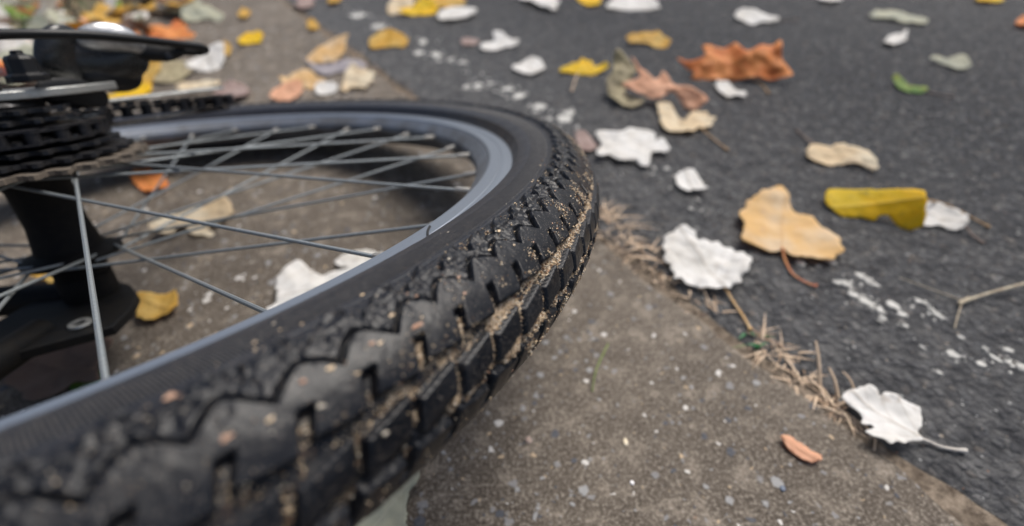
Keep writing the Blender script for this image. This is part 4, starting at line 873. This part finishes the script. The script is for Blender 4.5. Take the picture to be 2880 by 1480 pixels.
for (x0, y0, x1, y1, z1, wd) in ((2062, 975, 2052, 858, .017, .0026), (2108, 1000, 2085, 925, .010, .0024), (2150, 985, 2120, 935, .004, .0016), (2125, 1048, 2045, 1020, .003, .0018), (2100, 1030, 2060, 990, .006, .0016), (2080, 990, 2010, 950, .002, .0016), (2190, 1095, 2160, 1060, .002, .0016)):
    A, B_ = G(x0*K1, y0*K1, 0), G(x1*K1, y1*K1, z1); gm_cur.tube(spline([A, (A+B_)/2+np.array([0, 0, .002]), B_], 4), [wd*.5*(1-.06*i) for i in range(9)], 6)
tag(gm_cur.build('straw_stalks', M_stem['straw']), 'upright broken straw stalk cluster in the joint beside the torn white leaf', 'dry grass', 'dry grass tufts in the joint').name = 'straw_stalk'
gl = MB(); gm_cur = gl; A = G(1490*K1, 985*K1); B_ = G(1530*K1, 865*K1, .004)
gl.tube(spline([A, G(1500*K1, 930*K1, .006), B_], 5), [.0005]*11, 6); tag(gl.build('grass_blade', mat_plain('fresh_grass', (.16, .22, .06), (.22, .26, .1))), 'single thin green grass blade on the path right of the tyre', 'grass')
def sprout(px, py, label, seed):
    global gm_cur
    gm_cur = MB(); c = G(px, py); q = random.Random(seed)
    for i in range(2): blade((c[0]+q.gauss(0, .001), c[1]+q.gauss(0, .001), 0), q.uniform(.005, .009), .003, q.uniform(1, 2), q.uniform(0, 6.28))
    tag(gm_cur.build('sprout', mat_plain('sprout_green', (.02, .13, .04), (.04, .18, .06), .5)), label, 'sprout')
sprout(1905*K1, 880*K1, 'small bright green sprout in the bushy dry grass tuft', 1); sprout(1872*K1, 838*K1, 'tiny green sprout beside the orange tip of the stem', 2)
sprout(905*K1, 160*K1, 'green weed on the joint behind the leaf pile', 3)
# crumbs of soil and straw along the joint
db = MB(); q = random.Random(3)
for i in range(2600):
    s_ = q.uniform(-.1, 1.15); c = S0[:2]+sdir*s_+sn*q.gauss(0, .007); r_ = q.uniform(.0004, .0018)
    z = -.004+q.uniform(0, .005)
    V = [(c[0]+r_*q.uniform(.6, 1.5)*a, c[1]+r_*q.uniform(.6, 1.5)*b, z+r_*.8*e) for a, b, e in OCT]
    db.add(V, [tuple(f) for f in OF], q.choice((0, 0, 1, 2)))
db.build('debris', [mat_soil(), M_stem['straw'], M_stem['grey']], smooth=False)['kind'] = 'stuff'
# loose pebbles on the path
MP = {'cream': mat_plain('cream_pebble', (.62, .52, .36), (.70, .62, .48), .5), 'white': mat_plain('white_pebble', (.74, .73, .74), (.66, .65, .66), .5), 'blue': mat_plain('blue_pebble', (.08, .11, .16), (.12, .14, .19), .5), 'pinkish': mat_plain('pinkish_pebble', (.30, .22, .18), (.36, .28, .24), .6)}
for px, py, rr_, mt, lab in ((1760, 1245, .0042, 'cream', 'cream oval pebble flush with the path'), (1778, 1359, .0026, 'white', 'small white angular pebble near the bottom of the path'), (2200, 1375, .0032, 'blue', 'bluish pebble in the path under the red leaf sliver'), (1488, 1240, .0042, 'pinkish', 'pinkish pebble in the path beside the tyre')):
    c = G(px, py); V = []
    o_ = MB(); ico = [(a*.9+random.uniform(-.15, .15), b*.9+random.uniform(-.15, .15), e) for a, b, e in OCT]
    o_.add([(rr_*a*(.75 if mt == 'cream' else 1), rr_*b*1.15, rr_*.35*e) for a, b, e in ico], [tuple(f) for f in OF])
    ob = o_.build('pebble', MP[mt]); ob.location = (c[0], c[1], .0006); s_ = ob.modifiers.new('sub', 'SUBSURF'); s_.levels = 2; s_.render_levels = 2; tag(ob, lab, 'pebble')
